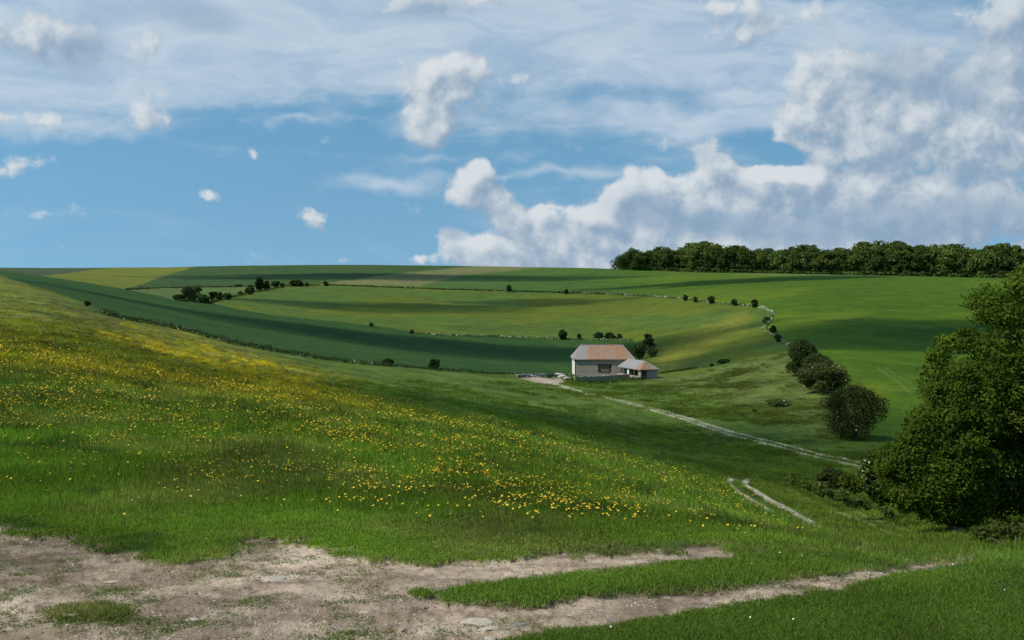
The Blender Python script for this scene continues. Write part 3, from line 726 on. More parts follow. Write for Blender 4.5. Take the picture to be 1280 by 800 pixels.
# ------------------------------------------------------------------ buttercups
def m_plain(name, c, rough=.6, spec=.3, var=.0, scale=8, c2=None, bump=.3):
    m, t = mat(name); pos = t.new('ShaderNodeTexCoord').outputs['Object']; n = t.noise(pos, scale, 5, .6)
    cc = t.mix(t.ramp(n, .3, .7), c, c2 or tuple(x * .8 for x in c))
    finish(t, principled(t, cc, rough, spec, n, bump, .02)); return m
M_PETAL = m_plain("buttercup_petals", (.72, .50, .015), .35, .4, c2=(.66, .42, .01))
M_WHITEP = m_plain("white_petals", (.75, .75, .68), .6, .2)
M_STALK = m_plain("flower_stalk", (.06, .11, .02))
def flower(name, rng, heads, rad, h, spread, pm):
    V = []; Fc = []; MI = []
    for i in range(heads):
        a = rng.uniform(0, 6.28); b = np.array((math.cos(a), math.sin(a), 0)) * spread * rng.random(); hh = h * rng.uniform(.75, 1.1)
        tp = b * 1.25 + np.array((0, 0, hh)); o = len(V); w = .0025
        V += [b + (-w, 0, 0), b + (w, 0, 0), tp + (w, 0, 0), tp + (-w, 0, 0)]; Fc.append((o, o + 1, o + 2, o + 3)); MI.append(1)
        o = len(V); V += [b + (0, -w, 0), b + (0, w, 0), tp + (0, w, 0), tp + (0, -w, 0)]; Fc.append((o, o + 1, o + 2, o + 3)); MI.append(1)
        tl = rng.uniform(-.5, .5, 2)
        for k in range(5):
            a0 = k * 1.2566 + rng.random() * .2
            def P_(r, an, z): 
                x, y = r * math.cos(an), r * math.sin(an); return tp + np.array((x, y, z + x * tl[0] + y * tl[1]))
            o = len(V); V += [tp, P_(rad * .75, a0 - .55, rad * .3), P_(rad, a0, rad * .5), P_(rad * .75, a0 + .55, rad * .3)]
            Fc.append((o, o + 1, o + 2, o + 3)); MI.append(0)
    return np_mesh(name, np.array(V), np.array(Fc), [pm, M_STALK], matidx=MI)
N = 240000
gx = rng.uniform(-60, 1120, N); gy = rng.uniform(350, 690, N)
lim = np.interp(gx, [-110, 0, 300, 640, 900, 1300], [360, 365, 445, 515, 585, 640]); k = gy > lim; gx, gy = gx[k], gy[k]
G, d, c, s, f, r = on_ground(gx, gy)
xq = np.interp(G[:, 0] / G[:, 1], [-.5, 0, .12, .3], [1, 1, .62, .38])
k = (rng.random(len(d)) < f * .25 * xq * sstep(-5, 60, gy - lim[k])) & (s < .3); G, d, f = G[k], d[k], f[k]
# clumping
k = rng.random(len(d)) < .25 + 1.3 * sstep(.45, .62, fbm(G[:, 0] * 1.1, G[:, 1] * 1.1, 3, 401)); G, d = G[k], d[k]
print("buttercups", len(d))
order = np.argsort(d); ind, rest = order[:300], order[300:]
bfl = [flower('buttercup', rng, 1, .019, .17, .0, M_PETAL), flower('buttercup', rng, 2, .018, .20, .05, M_PETAL), flower('buttercup', rng, 1, .020, .14, .0, M_PETAL)]
for q in ind:
    o = bpy.data.objects.new('buttercup', bfl[int(rng.integers(3))]); link(o, None, G[q]); o.rotation_euler = (0, 0, rng.uniform(0, 6.28)); o.scale = [rng.uniform(.85, 1.2)] * 3
    setp(o, 'small yellow buttercup in flower in the nearest grass of the meadow', 'flower', 'buttercups in the near grass')
bp = [bpy.data.objects.new('buttercup_heads', flower('buttercup_heads', rng, 3, .018, .20, .16, M_PETAL)), bpy.data.objects.new('buttercup_heads', flower('buttercup_heads', rng, 2, .019, .18, .10, M_PETAL))]
dr = d[rest]; sc = np.clip(dr / 24, .85, 2.0)[:, None] * rng.uniform(.8, 1.25, (len(dr), 1)) * np.array([[1, 1, .85]])
scatter('buttercup_drift', G[rest], bp, sc, rng.uniform(0, 6.28, len(dr)), 'drift of countless yellow buttercups across the meadow slope', 'flowers')
# small white flowers
gx = rng.uniform(0, 1280, 900); gy = rng.uniform(560, 800, 900); G, d, c, s, f, r = on_ground(gx, gy)
k = (s < .2) & (r == 0) & (rng.random(900) < .13); wf = [bpy.data.objects.new('daisy_heads', flower('daisy_heads', rng, 1, .008, .11, .0, M_WHITEP))]
scatter('white_meadow_flowers', G[k], wf, np.ones((k.sum(), 3)), rng.uniform(0, 6.28, k.sum()), 'tiny white flowers sprinkled thinly through the grass', 'flowers')

# ------------------------------------------------------------------ gravel and stones
def stone_mesh(name, rng, flat=.55, m=None, sub=2):
    import bmesh
    bm = bmesh.new(); bmesh.ops.create_icosphere(bm, subdivisions=sub, radius=1)
    o = rng.uniform(0, 50)
    from mathutils import noise as mn
    for v in bm.verts:
        k = 1 + .45 * (mn.noise(v.co * 1.1 + Vector((o, 0, 0)))) + .12 * mn.noise(v.co * 4 + Vector((0, o, 0)))
        v.co = v.co * k; v.co.z *= flat; v.co.x *= 1.25
    me = bpy.data.meshes.new(name); bm.to_mesh(me); bm.free(); me.materials.append(m); return me
M_STONE = m_plain("chalk_stone", (.42, .37, .31), .9, .1, c2=(.27, .235, .19), scale=5)
M_FLINT = m_plain("flint", (.12, .11, .10), .6, .3, c2=(.30, .27, .24), scale=3)
gx = rng.uniform(-60, 1240, 30000); gy = rng.uniform(645, 830, 30000); G, d, c, s, f, r = on_ground(gx, gy)
k = (s > .7) & (rng.random(len(d)) < .75 * (.3 + 1.2 * sstep(.45, .6, fbm(G[:, 0] * .9, G[:, 1] * 1.5, 3, 501)))); G = G[k]
M_CLOD = m_plain('dry_soil', (.30, .235, .17), .95, .05, c2=(.17, .125, .085), scale=4)
gs = [bpy.data.objects.new('clod', stone_mesh('clod', rng, .55, M_CLOD, 1)), bpy.data.objects.new('clod', stone_mesh('clod', rng, .7, M_CLOD, 1)), bpy.data.objects.new('clod', stone_mesh('clod', rng, .4, M_CLOD, 1)), bpy.data.objects.new('pebble', stone_mesh('pebble', rng, .5, M_STONE, 1)), bpy.data.objects.new('pebble', stone_mesh('pebble', rng, .6, M_STONE, 1)), bpy.data.objects.new('pebble', stone_mesh('pebble', rng, .5, M_FLINT, 1))]
sz = .005 + .014 * rng.random(len(G)) ** 4
scatter('track_gravel', G, gs, sz[:, None] * np.ones((1, 3)), rng.uniform(0, 6.28, len(G)), 'loose chalk pebbles and grit lying on the bare track', 'gravel')
STN = [(345, 719, .105, 'flat pale slab of stone lying in the upper rut of the track'), (600, 770, .10, 'flat pale stone half sunk in the lower rut'), (612, 777, .06, 'small pale stone just right of the flat sunken stone'),
 (140, 720, .05, 'grey stone with a broken edge on the left of the track'), (36, 671, .04, 'whitish stone near the top left edge of the track'), (648, 774, .05, 'dark little stone where the lower rut meets the grass'),
 (280, 694, .035, 'white stone at the foot of the small earth bank'), (615, 790, .05, 'white stone at the lower edge of the track'), (90, 768, .05, 'pale stone beside the grass patch on the left of the track'),
 (835, 742, .03, 'dark stone standing in the lower rut on the right'), (455, 760, .035, 'pale pebble in the middle of the bare track'), (240, 768, .04, 'chalk lump right of the grass patch on the track')]
for (x, y, sz, lb) in STN:
    o = bpy.data.objects.new('stone', stone_mesh('stone', rng, .3, M_FLINT if 'dark' in lb else M_STONE)); p = on_ground([x], [y])[0][0]
    link(o, None, Vector(p) + Vector((0, 0, sz * .05))); o.scale = (sz * 1.2, sz * .9, sz); o.rotation_euler = (0, 0, rng.uniform(-.3, .3)); setp(o, lb, 'stone')

# ------------------------------------------------------------------ trees and shrubs
def blob_lobes(rng, n, R_, H, base=.15, lob=.34):
    """n lobes over a rounded crown of radius R_ and height H (z from base*H to H)"""
    out = []
    for i in range(n):
        a = rng.uniform(0, 6.283); cz = rng.uniform(-1, 1); rr = (math.sqrt(max(0, 1 - cz * cz)) if cz > 0 else 1 - .35 * cz * cz) * rng.uniform(.45, .85)
        z = H * (base + (1 - base) * (.5 + .5 * cz * .72)); q = lob * rng.uniform(.7, 1.25)
        out.append((math.cos(a) * rr * R_, math.sin(a) * rr * R_, z, R_ * q * 1.1, R_ * q * 1.1, min(R_, H * .6) * q * .9))
    out.append((0, 0, H * .5, R_ * .7, R_ * .7, H * .4)); out.append((0, 0, H * .3, R_ * .6, R_ * .6, H * .28)); out.append((R_ * .2, -R_ * .3, H * .55, R_ * .5, R_ * .5, H * .28))
    return out
# woodland on the ridge
wood_protos = []
for i in range(5):
    h = 16.0; rad = [5.2, 6.6, 4.6, 5.8, 7.2][i]
    Lw = blob_lobes(rng, 26, rad, h, .0, .33)
    for q_ in range(9):
        a_ = q_ * .698; Lw.append((math.cos(a_) * rad * .85, math.sin(a_) * rad * .85, 1.6, 2.6, 2.6, 2.6))
    wood_protos.append(Lw)
WTOP = [(762, 333), (772, 318), (785, 309), (800, 310), (830, 304), (868, 299), (905, 303), (940, 305), (975, 304), (1010, 305), (1050, 306), (1078, 299), (1110, 298), (1150, 300), (1180, 304), (1215, 302), (1250, 303), (1290, 302), (1340, 304)]
WBASE = [(762, 335.5), (800, 337.5), (850, 339), (900, 340.5), (960, 341.5), (1050, 342), (1150, 345), (1250, 347.5), (1340, 349)]
def interp(tab, x): return float(np.interp(x, [a[0] for a in tab], [a[1] for a in tab]))
woods_src = []
for i, L in enumerate(wood_protos):
    woods_src.append(make_plant('woodland_tree', L, 170, .52, M_WOODLEAF, rng, (0, 0, 0), 'x', 'tree', h=14, rt=.35, nl=6, spread=3.5))
usedsrc = set()
def place_wood(px, row, label, group, hs=1.0):
    by = interp(WBASE, px); p = gp(px, by + .4); Y = p.y + row * 11; X = p.x / p.y * Y
    z = float(height0([X], [Y])[0]); top = interp(WTOP, px) + rng.uniform(-2.5, 4.5)
    topz = (350 - top) / F * Y * 1.0
    H = max(5, (topz - z)) * hs / 1.04; i = int(rng.integers(5)); k = H / 16
    kw = k * rng.uniform(.95, 1.2)
    src = woods_src[i]; args = ((X, Y, z), rng.uniform(0, 6.28), (kw, kw, k))
    if i not in usedsrc:
        usedsrc.add(i); src.location, src.scale = args[0], args[2]; src.rotation_euler = (0, 0, args[1]); src['label'] = label; src['group'] = group
    else: dup(src, *args, label=label, group=group)
def where(px):
    for a_, b_ in ((815, 'close to the windswept tree'), (880, 'above the small upper hedge bushes'), (945, 'above the bend of the chalky line'),
                   (1020, 'above the middle of the green field'), (1100, 'above the hawthorn row where the wood rises'), (1180, 'in the tallest stretch of the wood'), (2000, 'at the right end above the large tree')):
        if px < a_: return b_
x = 783.0; n = 0
while x < 1330:
    place_wood(x, 0, 'full front-row woodland tree ' + where(x), 'front trees of the wood on the ridge', .96 + rng.uniform(-.1, .04)); x += rng.uniform(11, 17); n += 1
x = 792.0
while x < 1330:
    place_wood(x, 1, 'rear woodland tree showing only its top ' + where(x), 'second row of the wood on the ridge', 1.0); x += rng.uniform(12, 18); n += 1
for i, s_ in enumerate(woods_src):
    if i not in usedsrc: place_wood(1000 + i * 9, 0, 'full dark green tree in the front row of the wood on the skyline', 'front trees of the wood on the ridge')
# wind-shaped end tree
p = gp(778, 337.2); k = p.y / F
L = []
for i in range(44):
    u = rng.random(); xx = (-14 + 30 * u); top = 5 + 23 * (u ** .55); L.append((xx * k, rng.uniform(-4, 4), rng.uniform(.15, .92) * top * k, 4.6 * k, 4, 3.8 * k))
make_plant('windswept_tree', L, 130, .5, M_WOODLEAF, rng, p, 'windswept tree at the left end of the wood, sloping down to the field', 'tree', h=7, rt=.3, nl=4, spread=3)
# undergrowth shrubs under the wood edge
# shrubs: name, px, base py, width px, height px, material, label, n lobes, leaf size px, blossom
SH = [
 ('hawthorn_bush', 1004, 469, 42, 45, 'haw', 'tall dark hawthorn at the upper end of the bush row above the chalk track', 0),
 ('hawthorn_bush', 1021, 474, 34, 34, 'haw', 'middle-sized dark hawthorn squeezed between two others in the bush row', 0),
 ('hawthorn_bush', 1028, 491, 54, 40, 'haw', 'broad hawthorn with cream blossom on top in the bush row', .04),
 ('hawthorn_bush', 1070, 549, 72, 68, 'russet', 'large round brownish hawthorn at the lower end of the bush row', .01),
 ('hawthorn_bush', 1046, 522, 22, 36, 'haw', 'narrow dark bush pressed against the left of the brownish hawthorn', 0),
 ('small_bush', 1039, 612, 30, 27, 'haw', 'small dark bush standing alone left of the big tree', 0),
 ('small_bush', 966, 418, 9, 12, 'dark', 'small upright bush on the chalky hedge line above the bend', 0),
 ('small_bush', 973, 428, 10, 10, 'dark', 'small bush just below the upright one on the chalky line', 0),
 ('small_bush', 957, 403, 10, 8, 'scrub', 'pale scrubby bush inside the bend of the chalky hedge line', .1),
 ('small_bush', 943, 384.5, 10, 10, 'dark', 'dark bush right where the chalky line turns downhill', 0),
 ('small_bush', 918, 382, 8, 8.5, 'dark', 'roundish bush second from the turn of the chalky line', 0),
 ('small_bush', 889, 380, 9, 11, 'dark', 'tallest dark bush on the pale upper hedge line', 0),
 ('small_bush', 869, 378, 6, 7, 'dark', 'little bush in the middle of the three on the upper hedge line', 0),
 ('small_bush', 857, 376, 6, 7.5, 'dark', 'little bush leftmost of the three on the upper hedge line', 0),
 ('small_bush', 708, 367.5, 4.5, 6, 'dark', 'tiny lone bush on the upper hedge line above the barn', 0),
 ('small_bush', 636, 365.5, 7, 10, 'dark', 'lone pointed bush in the middle of the upper hedge line', 0),
 ('small_bush', 703, 424.5, 12, 12, 'dark', 'round dark bush on the field edge behind the barn, left of the others', 0),
 ('small_bush', 724, 424.5, 7, 7, 'dark', 'small bush on the field edge right behind the barn roof', 0),
 ('small_bush', 748, 424.5, 12, 9, 'dark', 'low wide bush above the middle of the barn roof', 0),
 ('small_bush', 762, 424.5, 15, 8.5, 'dark', 'widest low bush on the field edge above the barn roof', 0),
 ('small_bush', 775, 424.5, 9, 7, 'dark', 'small bush above the right end of the barn roof', 0),
 ('small_bush', 515, 417, 5, 4.5, 'dark', 'tiny bush on the edge between crop and pasture, right one', 0),
 ('small_bush', 464, 408, 5, 4, 'dark', 'tiny bush on the edge between crop and pasture, left one', 0),
 ('small_bush', 543, 462.5, 15, 14, 'dark', 'round lone bush standing on the hedge left of the barn', 0),
 ('small_bush', 484, 457, 17, 9, 'dark', 'low wide bush in the hedge left of the round lone bush', .04),
 ('small_bush', 109, 382, 9, 6, 'dark', 'small bush peeping over the meadow crest on the left', 0),
 ('hawthorn_bush', 809, 433, 13, 17, 'dark', 'dark bush behind the others at the right end of the barn', 0),
 ('hawthorn_bush', 811, 440, 16, 20, 'haw', 'hawthorn dusted with white blossom right of the barn roof', .10),
 ('hawthorn_bush', 799, 449, 17, 22, 'scrub', 'leafy green bush against the right wall of the barn', .02),
 ('small_bush', 815, 446, 14, 12, 'scrub', 'pale low bush at the foot of the blossoming hawthorn', .08),
 ('bramble_patch', 905, 454.5, 16, 5.5, 'dark', 'dark bramble clump on the slope right of the barn', 0),
 ('bramble_patch', 890, 458.5, 5, 4, 'dark', 'tiny dark clump left of the bramble on the slope', 0),
 ('bramble_patch', 974, 508, 26, 9, 'scrub', 'pale grey-green nettle patch on the bank below the bush row', .06),
 ('bramble_patch', 944, 516, 8, 4, 'dark', 'very small dark clump on the bank above the chalk track', 0),
]
LT = [(241, 375, 27, 18, 'broad dark tree at the left end of the hedgerow on the far slope'), (224, 375, 16, 7, 'low spreading bush left of the broad hedgerow tree'), (255, 379, 14, 10, 'round bush right of the broad hedgerow tree'),
 (266, 377, 11, 15, 'upright tree in the lower cluster of the hedgerow'), (275, 376, 9, 11, 'third small tree of the lower hedgerow cluster'), (285, 375, 11, 10, 'rightmost bushy tree of the lower hedgerow cluster'),
 (300, 369, 5, 5, 'little bush in the gap between the two hedgerow clusters'), (313, 368, 13, 11, 'squat tree left of the tallest hedgerow tree'), (325, 363.5, 13, 17, 'tallest tree of the hedgerow on the far slope'),
 (333, 363, 10, 12, 'rounded tree leaning on the tallest hedgerow tree'), (345, 359.5, 11, 9, 'dark tree right of the tall hedgerow pair'), (353, 359, 6, 5, 'small bush beside the dark hedgerow tree'),
 (366, 358, 8, 8, 'left one of a pair of bushes at the upper end of the hedgerow'), (374, 358, 12, 7.5, 'wide bush at the upper end of the hedgerow'), (383, 358, 6, 4, 'low bush ending the hedgerow on the right'),
 (407.5, 357.5, 6, 6, 'lone small bush on the field line right of the hedgerow'), (299, 358.5, 8, 2.6, 'flat little bush on the far field edge above the hedgerow')]
MM = {'haw': M_HAW, 'russet': M_RUSSET, 'dark': M_DARKHEDGE, 'scrub': M_SCRUB}
for (nm, x, by, w, hpx, mk, lb, bl) in SH + [('hedgerow_tree' if h_ > 9 else 'small_bush', x, by, w, h_, 'dark', lb, 0) for (x, by, w, h_, lb) in LT]:
    p = gp(x, by); k = p.y / F; Rm = w * k * (.5 if w < 20 else .62); H = hpx * k
    nlb = 9 if w < 12 else (18 if w < 30 else 40); lf = max(1.0 * k, .09) if w > 20 else 1.15 * k
    lb_ = [(a, b, max(c_, H * .12), d_, e_, f_) for (a, b, c_, d_, e_, f_) in blob_lobes(rng, nlb, Rm * .92, H, .02, .36 if w < 30 else .27)]
    per = 60 if w < 12 else (110 if w < 30 else 330)
    make_plant(nm, lb_, per, lf, MM[mk], rng, p, lb, 'tree' if 'tree' in nm else ('brambles' if 'bramble' in nm else 'bush'), h=H * .7, rt=max(.04, Rm * .07), nl=4, spread=Rm * .6, stem='stem' if 'tree' not in nm else 'trunk', bl=bl)

# hedges (low strips)
def hedge(name, line, hpx, wm, m, label, bl, step=1.6, lfpx=.8, gap=.0, per=26):
    xs = [a[0] for a in line]; out = []; q = []
    for i in range(len(line) - 1):
        n_ = max(2, int(math.hypot(line[i + 1][0] - line[i][0], line[i + 1][1] - line[i][1]) / step))
        for k in range(n_): q.append((line[i][0] + (line[i + 1][0] - line[i][0]) * k / n_, line[i][1] + (line[i + 1][1] - line[i][1]) * k / n_))
    q = np.array(q); q = q[rng.random(len(q)) > gap]; Gs = ground_pix(q[:, 0], q[:, 1])
    base = Gs.mean(0); C_ = []; hv = fbm(q[:, 0] * .09, q[:, 1] * .05, 3, 601)
    L = []; sizes = []
    for g_, hn in zip(Gs, hv):
        k = g_[1] / F; h_ = hpx * k * (.45 + 1.1 * hn) * rng.uniform(.7, 1.25)
        L.append((g_[0] - base[0] + rng.uniform(-.3, .3), g_[1] - base[1] + rng.uniform(-wm, wm) * .4, g_[2] - base[2] + h_ * .4, max(wm, 1.5 * k), wm, h_ * .62)); 
    kk = base[1] / F
    o = bpy.data.objects.new(name, foliage_mesh(name, L, per, lfpx * kk, m, rng, bl=bl)); link(o, None, base); setp(o, label, 'hedge'); return o
hedge('hedge', [(128, 391), (150, 398), (215, 409.5), (300, 431.5), (350, 440.5), (450, 455.5), (540, 463), (600, 467)], 4.5, 1.0, M_DARKHEDGE, 'low dark hedge between the buttercup slope and the crop field', .015, 1.7, .9)
hedge('hedge', [(600, 467), (640, 469), (700, 470.5)], 2.6, .8, M_DARKHEDGE, 'thin low hedge running up to the barn yard from the left', .03, 1.7)
hedge('verge_of_cow_parsley', [(198, 405), (230, 411)], 2.2, .8, M_SCRUB, 'short whitish run of cow parsley behind the hedge near the meadow crest', .5)
hedge('verge_of_cow_parsley', [(272, 423), (303, 430)], 2.2, .8, M_SCRUB, 'whitish cow parsley behind the middle of the low dark hedge', .5)
hedge('verge_of_cow_parsley', [(440, 452), (470, 455)], 2.4, .8, M_SCRUB, 'whitish cow parsley behind the hedge left of the lone bush', .55)
hedge('field_margin', [(520, 417), (560, 419.5), (645, 422), (700, 424), (790, 426)], 2.2, 1.2, M_SCRUB, 'pale weedy margin between the crop field and the pasture above', .3, 1.8)
hedge('field_margin', [(411, 356.5), (540, 361.5), (640, 364.5), (750, 367.5), (800, 369.5)], 1.5, 1.0, M_DARKHEDGE, 'thin dark hedge line crossing the upper slope', .08, 2.2)
hedge('chalky_hedge', [(700, 366), (750, 367.5), (850, 373), (890, 379), (945, 382.5)], 1.7, .8, M_SCRUB, 'pale flowering hedge line below the bright green field', .45, 2.0)
hedge('chalky_hedge', [(945, 382.5), (960, 388), (966.5, 393), (963, 401), (956, 410)], 3.0, .8, M_SCRUB, 'whitish flowering hedge going round the bend beside the green field', .65, 1.2)
hedge('chalky_hedge', [(956, 410), (966, 419), (977, 427), (990, 434)], 3.2, .8, M_SCRUB, 'grey-white hedge running from the bend down to the dark bush row', .5, 1.3)
hedge('hedge', [(222, 376), (262, 379.5), (300, 369.5), (355, 359.5)], 2.4, 1.0, M_DARKHEDGE, 'dark strip of undergrowth below the hedgerow trees on the far slope', 0, 1.6)
hedge('hedge', [(158, 362), (230, 359.5), (300, 358.5), (400, 356.5)], 1.1, .8, M_DARKHEDGE, 'thin dark line at the foot of the far bluish field', 0, 2.4)
hedge('rough_strip', [(826, 467.5), (850, 464), (872, 461)], 3.0, 1.0, M_DARKHEDGE, 'dark rough strip running right from the barn wing', 0, 1.5)

# big trees on the right --------------------------------------------------
def outline_tree(name, poly, dist, depth, nlob, rpx, per, leaf, m, label, base, trunk_px, bl=0, hgt=6, rt=.3, cat='tree', keepout=None):
    """lobes spread through a crown volume whose widest section is poly (photo-pixel units at distance dist)"""
    k = dist / F; b = gp(*base); b = Vector((b.x, b.y, b.z))
    xs = [p_[0] for p_ in poly]; ys = [p_[1] for p_ in poly]; L = []; tries = 0
    P2 = np.array(poly, float)
    while len(L) < nlob and tries < 20000:
        tries += 1; x = rng.uniform(min(xs), max(xs)); y = rng.uniform(min(ys), max(ys))
        sd = float(sdist(np.array([x]), np.array([y]), poly)[0]); r = rpx * rng.uniform(.6, 1.25)
        if sd < 5: continue
        r = min(r, max(sd * 1.25, 9))
        half = depth * math.sqrt(min(1, sd / 90)); 
        yo = -half * rng.uniform(.55, 1.0) if rng.random() < .62 else half * rng.uniform(-.5, 1.0)
        t, s = pix2ray(x, y); Y = dist + yo; rr = r * k
        X = t * dist; Z = s * dist
        L.append((X - b.x, Y - b.y, Z - b.z, rr * 1.15, rr * 1.1, rr * .78))
    root = bpy.data.objects.new(name, None); link(root, None, b); setp(root, label, cat)
    link(bpy.data.objects.new('crown', foliage_mesh('crown', L, per, leaf, m, rng, bl=bl, shell=.45)), root)
    tb = []
    for j in range(2 if cat == 'tree' else 0):
        o = (rng.uniform(-.3, .3), rng.uniform(-.3, .3), -.4); tp = (rng.uniform(-1, 1), rng.uniform(-.5, .5), hgt)
        tb.append(((o, tuple((o[q] + tp[q]) / 2 + rng.uniform(-.2, .2) for q in range(3)), tp), (rt, rt * .7, rt * .3)))
    for l in (L[::5] if cat == 'tree' else []):
        z0 = min(max(l[2] * .5, .6), hgt * .8); tb.append((((0, 0, z0), (l[0] * .5, l[1] * .5, (z0 + l[2]) / 2 + .3), (l[0], l[1], l[2])), (rt * .38, rt * .22, .02)))
    if not tb: tb = [(((0, 0, -.3), (l[0] * .3, l[1] * .3, l[2] * .4), (l[0] * .8, l[1] * .8, l[2] * .85)), (rt * .6, rt * .4, .01)) for l in L[::9]]
    link(bpy.data.objects.new('trunk' if cat == 'tree' else 'stem', tubes_mesh('trunk', tb, M_BARK, 6)), root)
    return root
outline_tree('broadleaf_tree', [(1300, 308), (1268, 332), (1240, 354), (1214, 378), (1198, 404), (1184, 428), (1166, 450), (1158, 480), (1180, 520), (1196, 560), (1200, 600), (1212, 640), (1290, 655), (1420, 650), (1480, 560), (1490, 430), (1440, 345), (1360, 312)],
   43, 4.2, 430, 23, 380, .070, M_TREELEAF, 'large leafy green tree filling the right edge of the view', (1300, 655), 1300, hgt=8.5, rt=.38)
outline_tree('broadleaf_tree', [(1190, 450), (1172, 466), (1158, 488), (1150, 508), (1132, 526), (1120, 548), (1102, 568), (1098, 590), (1102, 610), (1122, 636), (1150, 650), (1196, 655), (1226, 640), (1236, 560), (1222, 480), (1200, 450)],
   40, 2.6, 260, 18, 360, .062, M_TREELEAF, 'lower spreading tree in front of the large one, reaching left over the grass', (1180, 655), 1180, bl=.0, hgt=4.5, rt=.22)
outline_tree('elder_bush', [(1080, 572), (1092, 567), (1106, 575), (1116, 594), (1124, 616), (1120, 628), (1096, 630), (1082, 615), (1076, 596)],
   46, .9, 46, 9, 170, .07, M_TREELEAF, 'bush with scattered white blossom at the left foot of the big trees', (1100, 628), 1100, bl=.07, hgt=1.6, rt=.08, cat='bush')
outline_tree('small_bush', [(1050, 596), (1064, 588), (1078, 592), (1084, 606), (1078, 618), (1056, 618)],
   52, .7, 22, 8, 130, .07, M_TREELEAF, 'light green bush between the lone dark bush and the white-blossomed one', (1068, 617), 1068, hgt=1.0, rt=.06, cat='bush')
outline_tree('elder_bush', [(1216, 672), (1222, 655), (1240, 646), (1262, 650), (1290, 646), (1330, 650), (1340, 690), (1260, 688), (1224, 686)],
   27, .8, 60, 11, 160, .05, M_SCRUB, 'light green bush in front of the shaded trunk at the right edge', (1270, 687), 1270, bl=.0, hgt=1.0, rt=.05, cat='bush')
outline_tree('nettle_patch', [(970, 600), (985, 590), (1010, 594), (1060, 612), (1110, 632), (1160, 655), (1150, 662), (1080, 640), (1010, 618)],
   50, .8, 70, 5, 60, .06, M_SCRUB, 'long grey-green patch of nettles and cow parsley along the foot of the trees', (1060, 630), 1060, bl=.008, hgt=.4, rt=.03, cat='nettles')
outline_tree('cow_parsley', [(1176, 664), (1190, 657), (1212, 660), (1218, 668), (1196, 672), (1178, 670)],
   39, .4, 20, 5, 90, .05, M_SCRUB, 'white-flowered cow parsley in front of the shade under the big trees', (1195, 671), 1195, bl=.5, hgt=.4, rt=.02, cat='wildflowers')
outline_tree('cow_parsley', [(1018, 612), (1030, 608), (1046, 614), (1040, 622), (1024, 620)],
   58, .4, 12, 4, 70, .05, M_SCRUB, 'small clump of white cow parsley below the lone dark bush', (1032, 621), 1032, bl=.4, hgt=.4, rt=.02, cat='wildflowers')

# ------------------------------------------------------------------ barn
def m_wall(name, c1, c2, sx=1.0):
    m, t = mat(name); pos = t.new('ShaderNodeTexCoord').outputs['Object']
    vo = t.new('ShaderNodeTexVoronoi'); t.l.new(t.vmath('MULTIPLY', pos, (2.6, 2.6, 4.5)), vo.inputs['Vector']); vo.inputs['Scale'].default_value = 1.2
    n = t.noise(pos, 1.3, 6, .65)
    c = t.mix(n, c1, c2); c = t.mix(t.math('MULTIPLY', vo.outputs['Color'], .35), c, tuple(x * .55 for x in c1))
    finish(t, principled(t, c, .95, .1, vo.outputs['Distance'], .6, .05)); return m
M_FLINTW = m_wall("flint_wall", (.24, .200, .160), (.40, .345, .285))
M_RENDER = m_plain("limewashed_wall", (.72, .70, .64), .9, .1, c2=(.60, .57, .52), scale=1.5)
def m_roof():
    m, t = mat("lichen_roof"); pos = t.new('ShaderNodeTexCoord').outputs['Object']
    sp = t.new('ShaderNodeSeparateXYZ'); t.l.new(pos, sp.inputs[0])
    n = t.noise(pos, .9, 6, .7); n2 = t.noise(pos, 2.2, 6, .75)
    grey = t.mix(n2, (.13, .13, .14), (.32, .30, .295)); orange = t.mix(n2, (.16, .075, .04), (.38, .205, .105))
    oz = t.new('ShaderNodeAttribute'); oz.attribute_name = 'lichen'
    k = t.math('MULTIPLY', oz.outputs['Fac'], t.ramp(t.math('ADD', n, t.math('MULTIPLY', n2, .25)),   .48, .70, .25, 1))
    w = t.new('ShaderNodeTexWave'); w.bands_direction = 'X'; t.l.new(pos, w.inputs[0]); w.inputs['Scale'].default_value = 2.2; w.inputs['Distortion'].default_value = .4
    finish(t, principled(t, t.mix(k, grey, orange), .85, .15, t.math('ADD', w.outputs['Fac'], n2), .4, .06)); return m
M_ROOF = m_roof()
M_WOOD = m_plain("weathered_boards", (.13, .085, .055), .85, .15, c2=(.22, .17, .13), scale=4)
M_DARKW = m_plain("tarred_timber", (.035, .028, .024), .8, .2, c2=(.06, .05, .045), scale=3)
M_WHITE = m_plain("white_paint", (.75, .75, .72), .6, .3)
M_VOID = m_plain("dark_interior", (.02, .018, .016), .9, .05)
def poly_obj(name, verts, faces, m, parent, attrs=None):
    me = bpy.data.meshes.new(name); me.from_pydata([tuple(v) for v in verts], [], faces); me.materials.append(m)
    if attrs:
        a = me.attributes.new('lichen', 'FLOAT', 'POINT'); a.data.foreach_set('value', attrs)
    me.update(); o = bpy.data.objects.new(name, me); link(o, parent); return o
def box(x0, x1, y0, y1, z0, z1):
    return [(x0, y0, z0), (x1, y0, z0), (x1, y1, z0), (x0, y1, z0), (x0, y0, z1), (x1, y0, z1), (x1, y1, z1), (x0, y1, z1)], [(0, 3, 2, 1), (4, 5, 6, 7), (0, 1, 5, 4), (1, 2, 6, 5), (2, 3, 7, 6), (3, 0, 4, 7)]
def boxes(name, bl, m, parent):
    V = []; Fc = []
    for b in bl: v, f = box(*b); o = len(V); V += v; Fc += [tuple(i + o for i in q) for q in f]
    return poly_obj(name, V, Fc, m, parent)
EZ = -17.5; BZ = -21.9                                   # eaves and floor heights of the barn
root = bpy.data.objects.new('barn', None); root.location = (14.05, 221.0, BZ); root.rotation_euler = (0, 0, R(1.2)); COL.objects.link(root)
